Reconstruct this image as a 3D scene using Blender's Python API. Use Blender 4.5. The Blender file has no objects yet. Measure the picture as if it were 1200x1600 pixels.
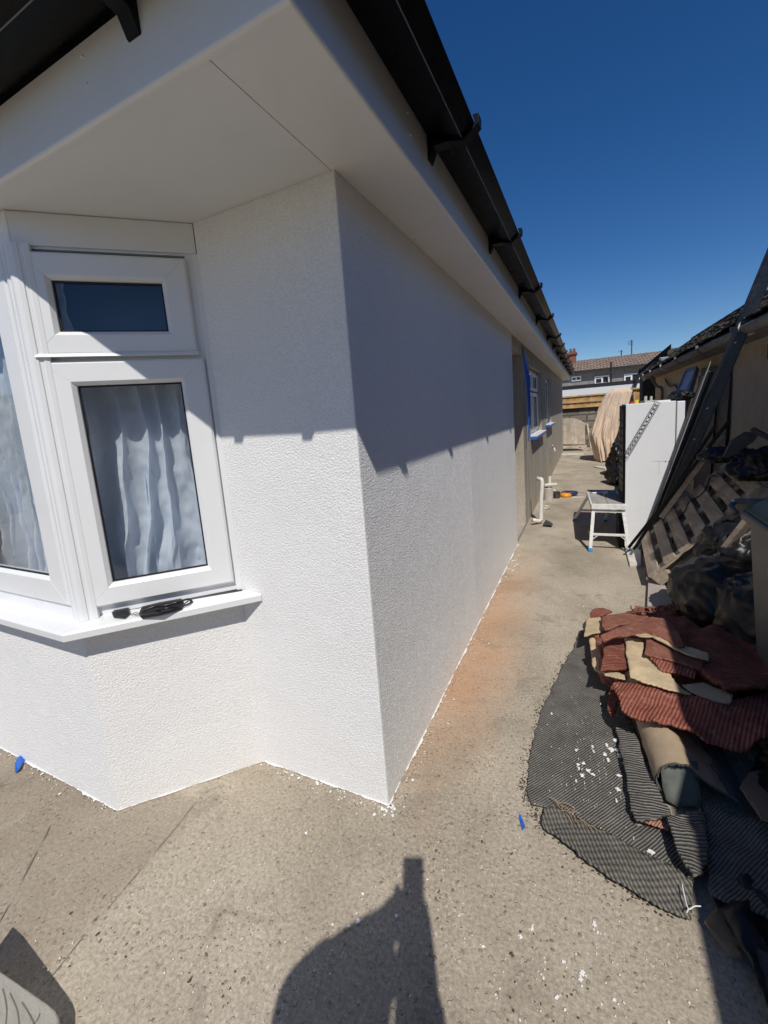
import bpy, bmesh, math, random
from mathutils import Vector, Matrix, noise
from mathutils.geometry import delaunay_2d_cdt
random.seed(7)
R = math.radians
scene = bpy.context.scene
col = scene.collection

# ------------------------------------------------------------ camera, sky, sun, exposure
PPX, PPY, FL = 606.0, 751.0, 651.96
CAM = Vector((0, 0, 1.5))
M3 = Matrix(((0.9021, 0.0040, 0.4316), (0.4251, 0.1648, -0.8900), (-0.0747, 0.9863, 0.1470)))
def _basis():
    def d(v):
        return Vector((v[0]-PPX, -(v[1]-PPY), -FL)).normalized()
    Y = d((918., 630.)); X = -d((-754., 757.)); X = (X-Y*X.dot(Y)).normalized(); Z = X.cross(Y)
    return Matrix((X, Y, Z))
M3 = _basis()
cam = bpy.data.cameras.new('camera'); co = bpy.data.objects.new('camera', cam); col.objects.link(co)
co.matrix_world = Matrix.Translation(CAM) @ M3.to_4x4()
cam.sensor_fit = 'HORIZONTAL'; cam.sensor_width = 36; cam.lens = FL/1200*36
cam.shift_x = (600-PPX)/1200; cam.shift_y = -(800-PPY)/1200
cam.clip_start = 0.01; cam.clip_end = 2000
scene.camera = co
scene.render.resolution_x = 768; scene.render.resolution_y = 1024

SUN_EL, SUN_AZ = 52.0, -26.0           # azimuth of the light's travel, from +Y towards +X
w = bpy.data.worlds.new('World'); scene.world = w; w.use_nodes = True
nt = w.node_tree; nt.nodes.clear()
sky = nt.nodes.new('ShaderNodeTexSky'); sky.sky_type = 'NISHITA'; sky.sun_disc = False
sky.sun_elevation = R(SUN_EL); sky.sun_rotation = R(180+SUN_AZ)
sky.altitude = 1200; sky.air_density = 1.0; sky.dust_density = 0.25; sky.ozone_density = 3.2
bg = nt.nodes.new('ShaderNodeBackground'); bg.inputs[1].default_value = 0.097
wo = nt.nodes.new('ShaderNodeOutputWorld')
hs_ = nt.nodes.new('ShaderNodeHueSaturation'); hs_.inputs['Saturation'].default_value = 1.31; hs_.inputs['Value'].default_value = .92; hs_.inputs['Hue'].default_value = .507
nt.links.new(sky.outputs[0], hs_.inputs['Color']); nt.links.new(hs_.outputs[0], bg.inputs[0]); nt.links.new(bg.outputs[0], wo.inputs[0])
sd = Vector((math.sin(R(SUN_AZ))*math.cos(R(SUN_EL)), math.cos(R(SUN_AZ))*math.cos(R(SUN_EL)), -math.sin(R(SUN_EL))))
sl = bpy.data.lights.new('sun', 'SUN'); sl.energy = 4.05; sl.angle = R(0.53); sl.color = (1, .95, .88)
so = bpy.data.objects.new('sun', sl); col.objects.link(so)
so.rotation_euler = sd.to_track_quat('-Z', 'Y').to_euler(); so.location = (2, -4, 8)
scene.view_settings.view_transform = 'Standard'; scene.view_settings.look = 'None'
scene.view_settings.gamma = 1; scene.view_settings.exposure = -0.09

def ray(px, py):
    return (M3 @ Vector((px-PPX, -(py-PPY), -FL))).normalized()
def hit(px, py, axis, val):             # the point seen at a photo pixel on the plane axis = val
    r = ray(px, py); return CAM + r*((val-CAM[axis])/r[axis])
def AX(px, py, x): return hit(px, py, 0, x)
def AY(px, py, y): return hit(px, py, 1, y)
def AZ(px, py, z=0.0): return hit(px, py, 2, z)

# ------------------------------------------------------------ materials
def new_mat(name):
    m = bpy.data.materials.new(name); m.use_nodes = True
    n = m.node_tree.nodes; b = n['Principled BSDF']
    return m, n, m.node_tree.links, b
def nd(n, t, **k):
    o = n.new(t)
    for a, v in k.items():
        if a.startswith('i_'):
            key = a[2:]; key = int(key) if key.isdigit() else key
            o.inputs[key].default_value = v
        else: setattr(o, a, v)
    return o
def ramp(n, l, src, stops):
    r = n.new('ShaderNodeValToRGB'); cr = r.color_ramp
    while len(cr.elements) < len(stops): cr.elements.new(0.5)
    for e, (p, c) in zip(cr.elements, stops):
        e.position = p; e.color = (*c, 1) if not isinstance(c, (int, float)) else (c, c, c, 1)
    l.new(src, r.inputs[0]); return r
def noise_n(n, l, tc, scale, detail=4, rough=.55, dist=0):
    t = nd(n, 'ShaderNodeTexNoise'); t.inputs['Scale'].default_value = scale
    t.inputs['Detail'].default_value = detail; t.inputs['Roughness'].default_value = rough
    t.inputs['Distortion'].default_value = dist; l.new(tc, t.inputs['Vector']); return t
def mix(n, l, fac, a, b, bt='MIX'):
    m = nd(n, 'ShaderNodeMix', data_type='RGBA', blend_type=bt)
    for s, v in ((0, fac), (6, a), (7, b)):
        if hasattr(v, 'links'): l.new(v, m.inputs[s])
        elif isinstance(v, (int, float)): m.inputs[s].default_value = v
        else: m.inputs[s].default_value = (*v, 1)
    return m.outputs[2]
def math_n(n, l, op, a, b=0.0, clamp=False):
    m = nd(n, 'ShaderNodeMath', operation=op, use_clamp=clamp)
    for i, v in ((0, a), (1, b)):
        if hasattr(v, 'links'): l.new(v, m.inputs[i])
        else: m.inputs[i].default_value = v
    return m.outputs[0]
def bump(n, l, b, h, dist, strength=1.0, prev=None):
    u = nd(n, 'ShaderNodeBump'); u.inputs['Strength'].default_value = strength
    u.inputs['Distance'].default_value = dist; l.new(h, u.inputs['Height'])
    if prev: l.new(prev, u.inputs['Normal'])
    l.new(u.outputs[0], b.inputs['Normal']); return u.outputs[0]
def tc_obj(n): return nd(n, 'ShaderNodeTexCoord').outputs['Object']

def mat_plain(name, c, rough=.6, var=.12, scale=8, bscale=0, bdist=.001, metal=0, spec=.5, dirt=None, dirt_amt=.5, coat=0):
    m, n, l, b = new_mat(name); tc = tc_obj(n)
    t = noise_n(n, l, tc, scale, 5, .6)
    d = tuple(x*(1-var) for x in c); u = tuple(min(1, x*(1+var)) for x in c)
    r = ramp(n, l, t.outputs[0], [(.3, d), (.7, u)]); out = r.outputs[0]
    if dirt:
        t2 = noise_n(n, l, tc, scale*2.3, 8, .72, .4)
        f = ramp(n, l, t2.outputs[0], [(.52, 0), (.72, dirt_amt)])
        out = mix(n, l, f.outputs[0], out, dirt)
    l.new(out, b.inputs['Base Color'])
    rr = ramp(n, l, t.outputs[0], [(.3, max(0, rough-.08)), (.7, min(1, rough+.08))])
    l.new(rr.outputs[0], b.inputs['Roughness'])
    b.inputs['Metallic'].default_value = metal; b.inputs['Specular IOR Level'].default_value = spec
    b.inputs['Coat Weight'].default_value = coat
    if bscale:
        t3 = noise_n(n, l, tc, bscale, 6, .6); bump(n, l, b, t3.outputs[0], bdist)
    return m

def mat_stucco():
    m, n, l, b = new_mat('white_render'); tc = tc_obj(n)
    t = noise_n(n, l, tc, 2.2, 6, .65)
    r = ramp(n, l, t.outputs[0], [(.3, (.815, .808, .785)), (.7, (.87, .862, .84))])
    g = noise_n(n, l, tc, 150, 4, .6)
    out = mix(n, l, .35, r.outputs[0], ramp(n, l, g.outputs[0], [(.33, .60), (.62, .92)]).outputs[0])
    l.new(out, b.inputs['Base Color']); b.inputs['Roughness'].default_value = .85
    a = noise_n(n, l, tc, 165, 3, .6, .9)
    v = noise_n(n, l, tc, 380, 2, .5, .3)
    h = math_n(n, l, 'ADD', ramp(n, l, a.outputs[0], [(.36, 0), (.6, 1)]).outputs[0], math_n(n, l, 'MULTIPLY', v.outputs[0], .4))
    n1 = bump(n, l, b, h, .0012, .6)
    big = noise_n(n, l, tc, 5, 3, .5)
    bump(n, l, b, big.outputs[0], .012, .35, n1)
    return m

def mat_concrete():
    m, n, l, b = new_mat('old_concrete'); tc = tc_obj(n)
    sep = nd(n, 'ShaderNodeSeparateXYZ'); l.new(tc, sep.inputs[0])
    X, Y = sep.outputs[0], sep.outputs[1]
    big = noise_n(n, l, tc, 1.3, 6, .62, .5)
    c = ramp(n, l, big.outputs[0], [(.26, (.26, .222, .168)), (.5, (.39, .338, .262)), (.72, (.50, .442, .35))]).outputs[0]
    fine = noise_n(n, l, tc, 85, 6, .78)
    c = mix(n, l, .45, c, mix(n, l, 1.0, c, ramp(n, l, fine.outputs[0], [(.34, .25), (.5, 1.0), (.66, 1.75)]).outputs[0], 'MULTIPLY'))
    # exposed aggregate: stones of several colours, patchy
    patch = ramp(n, l, noise_n(n, l, tc, 2.4, 4, .6, .3).outputs[0], [(.42, 0), (.6, 1)]).outputs[0]
    near = ramp(n, l, math_n(n, l, 'MULTIPLY', Y, .25), [(.4, 1), (1, .5)]).outputs[0]
    warp = noise_n(n, l, tc, 60, 2, .5)
    vv = nd(n, 'ShaderNodeVectorMath', operation='ADD'); l.new(tc, vv.inputs[0])
    ws = nd(n, 'ShaderNodeVectorMath', operation='SCALE'); l.new(warp.outputs[1], ws.inputs[0]); ws.inputs['Scale'].default_value = .012
    l.new(ws.outputs[0], vv.inputs[1])
    hs = []
    for sc, lo, hi, amt in ((95, .26, .36, .85), (44, .20, .28, .9)):
        vo = nd(n, 'ShaderNodeTexVoronoi'); vo.inputs['Scale'].default_value = sc; l.new(vv.outputs[0], vo.inputs['Vector'])
        msk = ramp(n, l, vo.outputs['Distance'], [(lo, 1), (hi, 0)]).outputs[0]
        sc2 = nd(n, 'ShaderNodeSeparateColor'); l.new(vo.outputs['Color'], sc2.inputs[0])
        pick = ramp(n, l, sc2.outputs[1], [(.25, 0), (.3, 1)]).outputs[0]
        msk = math_n(n, l, 'MULTIPLY', msk, pick)
        stone = ramp(n, l, sc2.outputs[0], [(0, (.12, .09, .065)), (.2, (.22, .165, .12)), (.45, (.36, .31, .25)), (.75, (.48, .43, .36)), (1, (.66, .60, .52))]).outputs[0]
        f = math_n(n, l, 'MULTIPLY', msk, math_n(n, l, 'MULTIPLY', math_n(n, l, 'ADD', math_n(n, l, 'MULTIPLY', patch, .9), .12), near))
        f = math_n(n, l, 'MULTIPLY', f, amt)
        c = mix(n, l, f, c, stone); hs.append(msk)
    # orange sand stain brushed along the foot of the side wall
    sx = noise_n(n, l, tc, 3.0, 6, .65, .3)
    xx = math_n(n, l, 'ADD', X, math_n(n, l, 'MULTIPLY', math_n(n, l, 'SUBTRACT', sx.outputs[0], .5), .35))
    fx = ramp(n, l, math_n(n, l, 'ADD', xx, .8), [(0.0, 1), (.22, .9), (.48, 0)]).outputs[0]
    yy = math_n(n, l, 'ADD', math_n(n, l, 'MULTIPLY', Y, .2), math_n(n, l, 'MULTIPLY', math_n(n, l, 'SUBTRACT', sx.outputs[0], .5), .25))
    fy = ramp(n, l, yy, [(.25, 0), (.4, 1), (.62, .9), (.95, 0)]).outputs[0]
    st = math_n(n, l, 'MULTIPLY', math_n(n, l, 'MULTIPLY', fx, fy), .80)
    c = mix(n, l, st, c, mix(n, l, .25, (.50, .25, .12), c))
    # the older, browner slabs in front of the bay
    dl = math_n(n, l, 'ADD', math_n(n, l, 'MULTIPLY', X, -1.0), math_n(n, l, 'MULTIPLY', Y, .12))
    fl = ramp(n, l, math_n(n, l, 'MULTIPLY', math_n(n, l, 'MULTIPLY', X, -1.0), .4), [(.555, 0), (.575, 1)]).outputs[0]
    fl = math_n(n, l, 'MULTIPLY', fl, ramp(n, l, Y, [(.95, 1), (1.0, 0)]).outputs[0])
    c = mix(n, l, math_n(n, l, 'MULTIPLY', fl, .38), c, (.21, .165, .12))
    st2 = ramp(n, l, noise_n(n, l, tc, 4.5, 7, .7, .6).outputs[0], [(.56, 0), (.68, .5)]).outputs[0]
    c = mix(n, l, st2, c, (.19, .16, .125))
    st3 = ramp(n, l, noise_n(n, l, tc, 7.5, 7, .75, 1).outputs[0], [(.60, 0), (.70, .35)]).outputs[0]
    c = mix(n, l, st3, c, (.56, .52, .43))
    l.new(c, b.inputs['Base Color']); b.inputs['Roughness'].default_value = .92
    b.inputs['Specular IOR Level'].default_value = .25
    g = noise_n(n, l, tc, 75, 6, .72)
    n1 = bump(n, l, b, g.outputs[0], .0045, .7)
    n2 = bump(n, l, b, hs[1], .003, .8, n1)
    big2 = noise_n(n, l, tc, 9, 4, .5); bump(n, l, b, big2.outputs[0], .02, .35, n2)
    return m

def mat_ribbed(name, c, ang, wl, dist=.004, dirt=(.45, .38, .32), rough=.85, c2=None, weave=False, dirt_amt=.5):
    m, n, l, b = new_mat(name); tc = tc_obj(n)
    mp = nd(n, 'ShaderNodeMapping'); mp.inputs['Rotation'].default_value = (0, 0, R(ang)); l.new(tc, mp.inputs[0])
    wv = nd(n, 'ShaderNodeTexWave', wave_type='BANDS', bands_direction='X', wave_profile='SIN')
    wv.inputs['Scale'].default_value = 2*math.pi/wl/20; wv.inputs['Distortion'].default_value = 1.3
    wv.inputs['Detail'].default_value = 1.5; wv.inputs['Detail Scale'].default_value = 2.0/wl/60
    l.new(mp.outputs[0], wv.inputs[0])
    h = wv.outputs['Fac']
    if weave:
        w2 = nd(n, 'ShaderNodeTexWave', wave_type='BANDS', bands_direction='Y', wave_profile='SIN')
        w2.inputs['Scale'].default_value = 2*math.pi/(wl*1.6)/20; w2.inputs['Distortion'].default_value = 2
        l.new(mp.outputs[0], w2.inputs[0])
        h = math_n(n, l, 'ADD', h, math_n(n, l, 'MULTIPLY', w2.outputs['Fac'], .45))
    low = c2 or tuple(x*.55 for x in c)
    cc = ramp(n, l, wv.outputs['Fac'], [(.12, low), (.5, c)]).outputs[0]
    t = noise_n(n, l, tc, 9, 7, .7)
    cc = mix(n, l, 1.0, cc, ramp(n, l, t.outputs[0], [(.3, .7), (.7, 1.25)]).outputs[0], 'MULTIPLY')
    t2 = noise_n(n, l, tc, 24, 9, .78, .5)
    f = ramp(n, l, t2.outputs[0], [(.53, 0), (.72, dirt_amt)]).outputs[0]
    cc = mix(n, l, f, cc, dirt)
    l.new(cc, b.inputs['Base Color']); b.inputs['Roughness'].default_value = rough
    b.inputs['Specular IOR Level'].default_value = .2
    n1 = bump(n, l, b, h, dist, 1)
    g = noise_n(n, l, tc, 300, 4, .7); bump(n, l, b, g.outputs[0], .002, .6, n1)
    return m

def mat_wood(name, c, dark, ang=0, sc=1, rough=.8, axis=1):
    m, n, l, b = new_mat(name); tc = tc_obj(n)
    mp = nd(n, 'ShaderNodeMapping'); s = [26*sc, 26*sc, 26*sc]; s[axis] = 2.2*sc
    mp.inputs['Scale'].default_value = s; mp.inputs['Rotation'].default_value = (0, 0, R(ang)); l.new(tc, mp.inputs[0])
    t = noise_n(n, l, mp.outputs[0], 1.0, 8, .68, .8)
    cc = ramp(n, l, t.outputs[0], [(.3, dark), (.62, c)]).outputs[0]
    t2 = noise_n(n, l, tc, 5, 5, .6)
    cc = mix(n, l, 1.0, cc, ramp(n, l, t2.outputs[0], [(.3, .65), (.7, 1.2)]).outputs[0], 'MULTIPLY')
    l.new(cc, b.inputs['Base Color']); b.inputs['Roughness'].default_value = rough
    bump(n, l, b, t.outputs[0], .0018, .7)
    return m

def mat_cement():
    m, n, l, b = new_mat('grey_cement_render'); tc = tc_obj(n)
    mp = nd(n, 'ShaderNodeMapping'); mp.inputs['Scale'].default_value = (3, 3.2, .35); l.new(tc, mp.inputs[0])
    t = noise_n(n, l, mp.outputs[0], 1.6, 8, .7, .6)
    cc = ramp(n, l, t.outputs[0], [(.3, (.28, .25, .20)), (.5, (.41, .37, .30)), (.66, (.52, .48, .40))]).outputs[0]
    t2 = noise_n(n, l, tc, 40, 6, .7)
    cc = mix(n, l, 1.0, cc, ramp(n, l, t2.outputs[0], [(.3, .8), (.7, 1.15)]).outputs[0], 'MULTIPLY')
    l.new(cc, b.inputs['Base Color']); b.inputs['Roughness'].default_value = .9
    bump(n, l, b, t2.outputs[0], .004, .6)
    return m

def mat_bricks(name, c1, c2, mortar, scale, bw, rh, msize=.02, rotx=90, rough=.9, b_dist=.01):
    m, n, l, b = new_mat(name); tc = tc_obj(n)
    mp = nd(n, 'ShaderNodeMapping'); mp.inputs['Rotation'].default_value = (R(rotx), 0, 0); l.new(tc, mp.inputs[0])
    wp = noise_n(n, l, mp.outputs[0], 6, 3, .6)
    vv = nd(n, 'ShaderNodeVectorMath', operation='SCALE'); l.new(wp.outputs[1], vv.inputs[0]); vv.inputs['Scale'].default_value = msize*1.6
    va = nd(n, 'ShaderNodeVectorMath', operation='ADD'); l.new(mp.outputs[0], va.inputs[0]); l.new(vv.outputs[0], va.inputs[1])
    bt = nd(n, 'ShaderNodeTexBrick'); bt.inputs['Scale'].default_value = scale
    bt.inputs['Color1'].default_value = (*c1, 1); bt.inputs['Color2'].default_value = (*c2, 1); bt.inputs['Mortar'].default_value = (*mortar, 1)
    bt.inputs['Mortar Size'].default_value = msize; bt.inputs['Brick Width'].default_value = bw; bt.inputs['Row Height'].default_value = rh
    l.new(va.outputs[0], bt.inputs[0])
    t2 = noise_n(n, l, tc, 12, 6, .7)
    cc = mix(n, l, 1.0, bt.outputs[0], ramp(n, l, t2.outputs[0], [(.3, .65), (.7, 1.3)]).outputs[0], 'MULTIPLY')
    l.new(cc, b.inputs['Base Color']); b.inputs['Roughness'].default_value = rough
    h = math_n(n, l, 'SUBTRACT', math_n(n, l, 'MULTIPLY', t2.outputs[0], .5), bt.outputs[1])
    bump(n, l, b, h, b_dist, .8)
    return m

def mat_glass():
    m, n, l, b = new_mat('window_glass'); n.remove(b)
    out = n['Material Output']
    tr = nd(n, 'ShaderNodeBsdfTransparent'); tr.inputs[0].default_value = (.93, .95, .96, 1)
    gl = nd(n, 'ShaderNodeBsdfGlossy'); gl.inputs['Roughness'].default_value = .015
    lw = nd(n, 'ShaderNodeLayerWeight'); lw.inputs[0].default_value = .5
    pw = math_n(n, l, 'POWER', lw.outputs['Facing'], 3.2); fr0 = math_n(n, l, 'ADD', math_n(n, l, 'MULTIPLY', pw, .75), .075)
    mx = nd(n, 'ShaderNodeMixShader'); l.new(fr0, mx.inputs[0]); l.new(tr.outputs[0], mx.inputs[1]); l.new(gl.outputs[0], mx.inputs[2])
    tc = tc_obj(n); t = noise_n(n, l, tc, 3, 2, .5); bu = nd(n, 'ShaderNodeBump'); bu.inputs['Distance'].default_value = .004
    bu.inputs['Strength'].default_value = .25; l.new(t.outputs[0], bu.inputs['Height']); l.new(bu.outputs[0], gl.inputs['Normal'])
    l.new(mx.outputs[0], out.inputs[0])
    return m

def mat_voile():
    m, n, l, b = new_mat('curtain_voile'); n.remove(b); out = n['Material Output']
    d = nd(n, 'ShaderNodeBsdfDiffuse'); d.inputs[0].default_value = (.86, .92, 1.0, 1)
    t = nd(n, 'ShaderNodeBsdfTranslucent'); t.inputs[0].default_value = (.86, .92, 1.0, 1)
    p = nd(n, 'ShaderNodeBsdfTransparent')
    a = nd(n, 'ShaderNodeMixShader'); a.inputs[0].default_value = .3; l.new(d.outputs[0], a.inputs[1]); l.new(t.outputs[0], a.inputs[2])
    c = nd(n, 'ShaderNodeMixShader'); l.new(a.outputs[0], c.inputs[1]); l.new(p.outputs[0], c.inputs[2])
    lw = nd(n, 'ShaderNodeLayerWeight'); lw.inputs[0].default_value = .35
    f = ramp(n, l, lw.outputs['Facing'], [(0, .30), (.5, .04)]).outputs[0]; l.new(f, c.inputs[0])
    l.new(c.outputs[0], out.inputs[0]); return m

def mat_cloth(name, c, sc=6):
    m, n, l, b = new_mat(name); tc = tc_obj(n)
    mp = nd(n, 'ShaderNodeMapping'); mp.inputs['Scale'].default_value = (1, 1, .3); l.new(tc, mp.inputs[0])
    t = noise_n(n, l, mp.outputs[0], sc, 8, .7, 1)
    cc = ramp(n, l, t.outputs[0], [(.3, tuple(x*.75 for x in c)), (.6, c), (.75, tuple(min(1, x*1.2) for x in c))]).outputs[0]
    l.new(cc, b.inputs['Base Color']); b.inputs['Roughness'].default_value = .9
    bump(n, l, b, t.outputs[0], .05, .5); return m

def mat_tiles(name, c1, c2, wl_row, wl_col, ang):        # rows run along Y (ang 0) or X (ang 90)
    m, n, l, b = new_mat(name); tc = tc_obj(n)
    mp = nd(n, 'ShaderNodeMapping'); mp.inputs['Rotation'].default_value = (0, 0, R(ang)); l.new(tc, mp.inputs[0])
    bt = nd(n, 'ShaderNodeTexBrick'); bt.inputs['Scale'].default_value = 1; bt.inputs['Brick Width'].default_value = wl_col
    bt.inputs['Row Height'].default_value = wl_row; bt.inputs['Mortar Size'].default_value = wl_row*.12
    bt.inputs['Color1'].default_value = (*c1, 1); bt.inputs['Color2'].default_value = (*c2, 1); bt.inputs['Mortar'].default_value = (c1[0]*.25, c1[1]*.25, c1[2]*.25, 1)
    l.new(mp.outputs[0], bt.inputs[0])
    t2 = noise_n(n, l, tc, 5, 7, .75)
    cc = mix(n, l, 1.0, bt.outputs[0], ramp(n, l, t2.outputs[0], [(.3, .55), (.7, 1.5)]).outputs[0], 'MULTIPLY')
    l.new(cc, b.inputs['Base Color']); b.inputs['Roughness'].default_value = .9
    h = math_n(n, l, 'SUBTRACT', t2.outputs[0], bt.outputs[1]); bump(n, l, b, h, .03, .8)
    return m

MT = dict(
    stucco=mat_stucco(), concrete=mat_concrete(), cement=mat_cement(), glass=mat_glass(), voile=mat_voile(),
    upvc=mat_plain('white_upvc', (.80, .81, .81), .32, .02, 3, 0, dirt=(.62, .60, .55), dirt_amt=.10),
    soffit=mat_plain('soffit_board', (.76, .76, .74), .38, .03, 2, 0, dirt=(.5, .48, .44), dirt_amt=.12),
    gasket=mat_plain('rubber_gasket', (.012, .012, .014), .5),
    gutter=mat_plain('black_gutter_plastic', (.0022, .0028, .0045), .32, .1, 20, 0, spec=.16, dirt=(.02, .02, .02), dirt_amt=.1),
    bracket=mat_plain('black_bracket_plastic', (.0025, .0025, .003), .45, spec=.2),
    rooftile=mat_tiles('dark_roof_tiles', (.035, .033, .032), (.05, .045, .042), .16, .22, 0),
    fascia_dark=mat_plain('dark_board', (.02, .02, .022), .6, .2, 9, 60, .002),
    charcoal=mat_plain('charcoal_board', (.045, .045, .047), .6, .2, 9, 60, .001, dirt=(.16, .15, .13), dirt_amt=.4),
    blacktimber=mat_plain('painted_black_timber', (.008, .010, .014), .35, .3, 12, 30, .003, dirt=(.035, .037, .045), dirt_amt=.6),
    dark=mat_plain('dark_void', (.02, .02, .02), .9),
    room=mat_plain('room_plaster', (.30, .31, .33), .9),
    sky_panel=mat_plain('reflected_sky_blue', (.075, .095, .15), .8),
    tape=mat_plain('blue_tape', (.015, .13, .55), .4, .2, 30),
    bluefoot=mat_plain('blue_plastic', (.03, .27, .60), .4, .2, 60),
    aluminium=mat_plain('painted_aluminium', (.74, .74, .72), .4, .1, 14, 0, metal=.0, dirt=(.35, .31, .26), dirt_amt=.6),
    dustytop=mat_plain('plaster_splashed_boards', (.34, .31, .28), .8, .25, 14, 60, .002, dirt=(.62, .60, .56), dirt_amt=.8),
    redplastic=mat_plain('red_plastic', (.50, .03, .04), .4),
    fridge=mat_plain('fridge_enamel', (.78, .79, .80), .3, .02, 2, 0, dirt=(.60, .59, .55), dirt_amt=.2),
    seal=mat_plain('grey_seal', (.16, .16, .16), .6),
    bag=mat_plain('black_bin_bag', (.009, .009, .010), .42, .2, 10, 0, 0, spec=.4),
    drape=mat_cloth('peach_dust_sheet', (.74, .58, .44), 9),
    fencewood=mat_wood('new_fence_boards', (.60, .37, .14), (.38, .20, .07), axis=2, sc=.5),
    fencerail=mat_wood('new_fence_rail', (.66, .44, .20), (.45, .27, .11), axis=0, sc=.5),
    greywood=mat_wood('weathered_pallet_wood', (.46, .38, .29), (.25, .20, .15), axis=1, sc=1.3),
    ply=mat_wood('stained_cream_board', (.60, .52, .42), (.45, .37, .28), axis=2, sc=.4),
    paleplank=mat_plain('paint_splashed_plank', (.62, .58, .52), .7, .15, 9, 40, .002, dirt=(.22, .18, .14), dirt_amt=.7),
    slab=mat_plain('grey_paving_slab', (.36, .32, .29), .85, .12, 7, 60, .002, dirt=(.55, .50, .45), dirt_amt=.5),
    stone=mat_bricks('rough_stone_wall', (.17, .145, .115), (.27, .24, .19), (.12, .105, .085), 1, .55, .22, .025),
    neighbour=mat_plain('cream_pebbledash', (.60, .48, .33), .9, .12, 3, 120, .006, dirt=(.25, .15, .11), dirt_amt=.35),
    cast=mat_plain('weathered_gutter', (.19, .18, .165), .8, .3, 10, 40, .004, dirt=(.07, .07, .055), dirt_amt=.8),
    rooftile2=mat_tiles('mossy_roof_tiles', (.07, .06, .05), (.105, .09, .075), .13, .20, 90),
    rooftile3=mat_tiles('brown_terrace_tiles', (.30, .215, .16), (.22, .16, .125), .40, .42, 0),
    pebble=mat_plain('grey_pebbledash', (.25, .245, .23), .95, .15, 1.3, 14, .02, dirt=(.14, .12, .10), dirt_amt=.6),
    pebble_dark=mat_plain('dark_weathered_render', (.09, .083, .072), .95, .25, 6, 30, .02, dirt=(.04, .035, .03), dirt_amt=.6),
    brick=mat_bricks('red_brick', (.30, .10, .06), (.22, .08, .055), (.20, .16, .13), 4, .5, .25),
    whitepaint=mat_plain('white_paint', (.80, .80, .78), .5, .03, 2),
    steel=mat_plain('galvanised_steel', (.10, .10, .10), .45, .2, 60, metal=.3),
    yellow=mat_plain('yellow_plastic', (.72, .55, .08), .5), 
    orange=mat_plain('orange_plastic', (.80, .30, .02), .45, .1, 40),
    navycable=mat_plain('navy_cable', (.03, .035, .12), .5),
    pipe=mat_plain('white_pipe', (.68, .66, .60), .4, .05, 9, 0, dirt=(.4, .35, .3), dirt_amt=.5),
    tub=mat_plain('dusty_tub', (.50, .47, .41), .6, .1, 9, 0, dirt=(.25, .22, .19), dirt_amt=.7),
    blacktub=mat_plain('black_bucket', (.035, .033, .03), .6, .2, 9, 0, dirt=(.25, .22, .19), dirt_amt=.6),
    bin=mat_plain('grey_bin_plastic', (.085, .09, .092), .5, .15, 10, 80, .001, dirt=(.22, .22, .21), dirt_amt=.35),
    lid=mat_plain('green_lid_plastic', (.07, .10, .06), .5, .15, 10, 80, .001),
    lilac=mat_plain('protective_film_pane', (.78, .66, .64), .8, spec=.05),
    framegrey=mat_plain('grey_window_frame', (.34, .33, .32), .7, spec=.2),
    redcarpet=mat_ribbed('red_ribbed_carpet', (.33, .11, .075), 20, .014, .0032),
    redcarpet2=mat_ribbed('red_ribbed_carpet_faded', (.31, .125, .085), -62, .011, .0028, dirt=(.5, .42, .36)),
    redcarpet3=mat_ribbed('red_ribbed_carpet_dark', (.27, .09, .06), 68, .013, .0035),
    backing=mat_ribbed('beige_carpet_backing', (.56, .44, .28), 15, .006, .0006, (.58, .49, .36), c2=(.50, .39, .245), weave=True, dirt_amt=.25),
    rollback=mat_plain('brown_carpet_backing', (.42, .32, .21), .9, .12, 8, 200, .003, dirt=(.30, .22, .14), dirt_amt=.5),
    rollpile=mat_plain('grey_green_carpet_pile', (.15, .165, .145), .95, .2, 30, 350, .006),
    mat1=mat_ribbed('black_ribbed_mat', (.20, .19, .17), 38, .0088, .004, (.30, .27, .23), c2=(.085, .08, .07), dirt_amt=.55),
    mat2=mat_ribbed('black_ribbed_mat_flap', (.22, .205, .175), -22, .0125, .006, (.32, .29, .25), c2=(.085, .08, .07), weave=True, dirt_amt=.35),
    mat3=mat_ribbed('black_ribbed_mat_fold', (.20, .19, .17), 78, .012, .006, (.30, .28, .25), c2=(.07, .066, .06), dirt_amt=.3),
    pink=mat_ribbed('pink_carpet_scrap', (.50, .25, .17), 30, .008, .002, dirt_amt=.2),
    card=mat_plain('brown_cardboard', (.22, .15, .09), .9, .1, 6),
    flake=mat_plain('white_paint_flake', (.80, .79, .76), .8, .08, 40),
    leaf=mat_plain('dark_leaf_litter', (.07, .055, .04), .9, .4, 60),
    twig=mat_plain('dry_twig', (.38, .27, .15), .9),
    grout=mat_plain('joint_filler', (.20, .165, .125), .95, .3, 30, 100, .004),
    keyplastic=mat_plain('black_key_plastic', (.012, .012, .013), .3, .1, 50),
    chrome=mat_plain('key_steel', (.5, .5, .5), .25, metal=1),
    blockface=mat_plain('dusty_plaster_block', (.52, .50, .44), .85, .06, 5, 16, .006, dirt=(.30, .28, .23), dirt_amt=.35),
    skin=mat_plain('skin', (.55, .33, .24), .5), shirt=mat_plain('navy_shirt', (.03, .05, .10), .9, .2, 20, 60, .004),
    jeans=mat_plain('denim', (.06, .08, .14), .9), hair=mat_plain('brown_hair', (.04, .025, .015), .6), shoe=mat_plain('shoe_leather', (.03, .025, .02), .5),
    gutterdark=mat_plain('terrace_gutter', (.02, .02, .02), .5),
)

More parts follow.
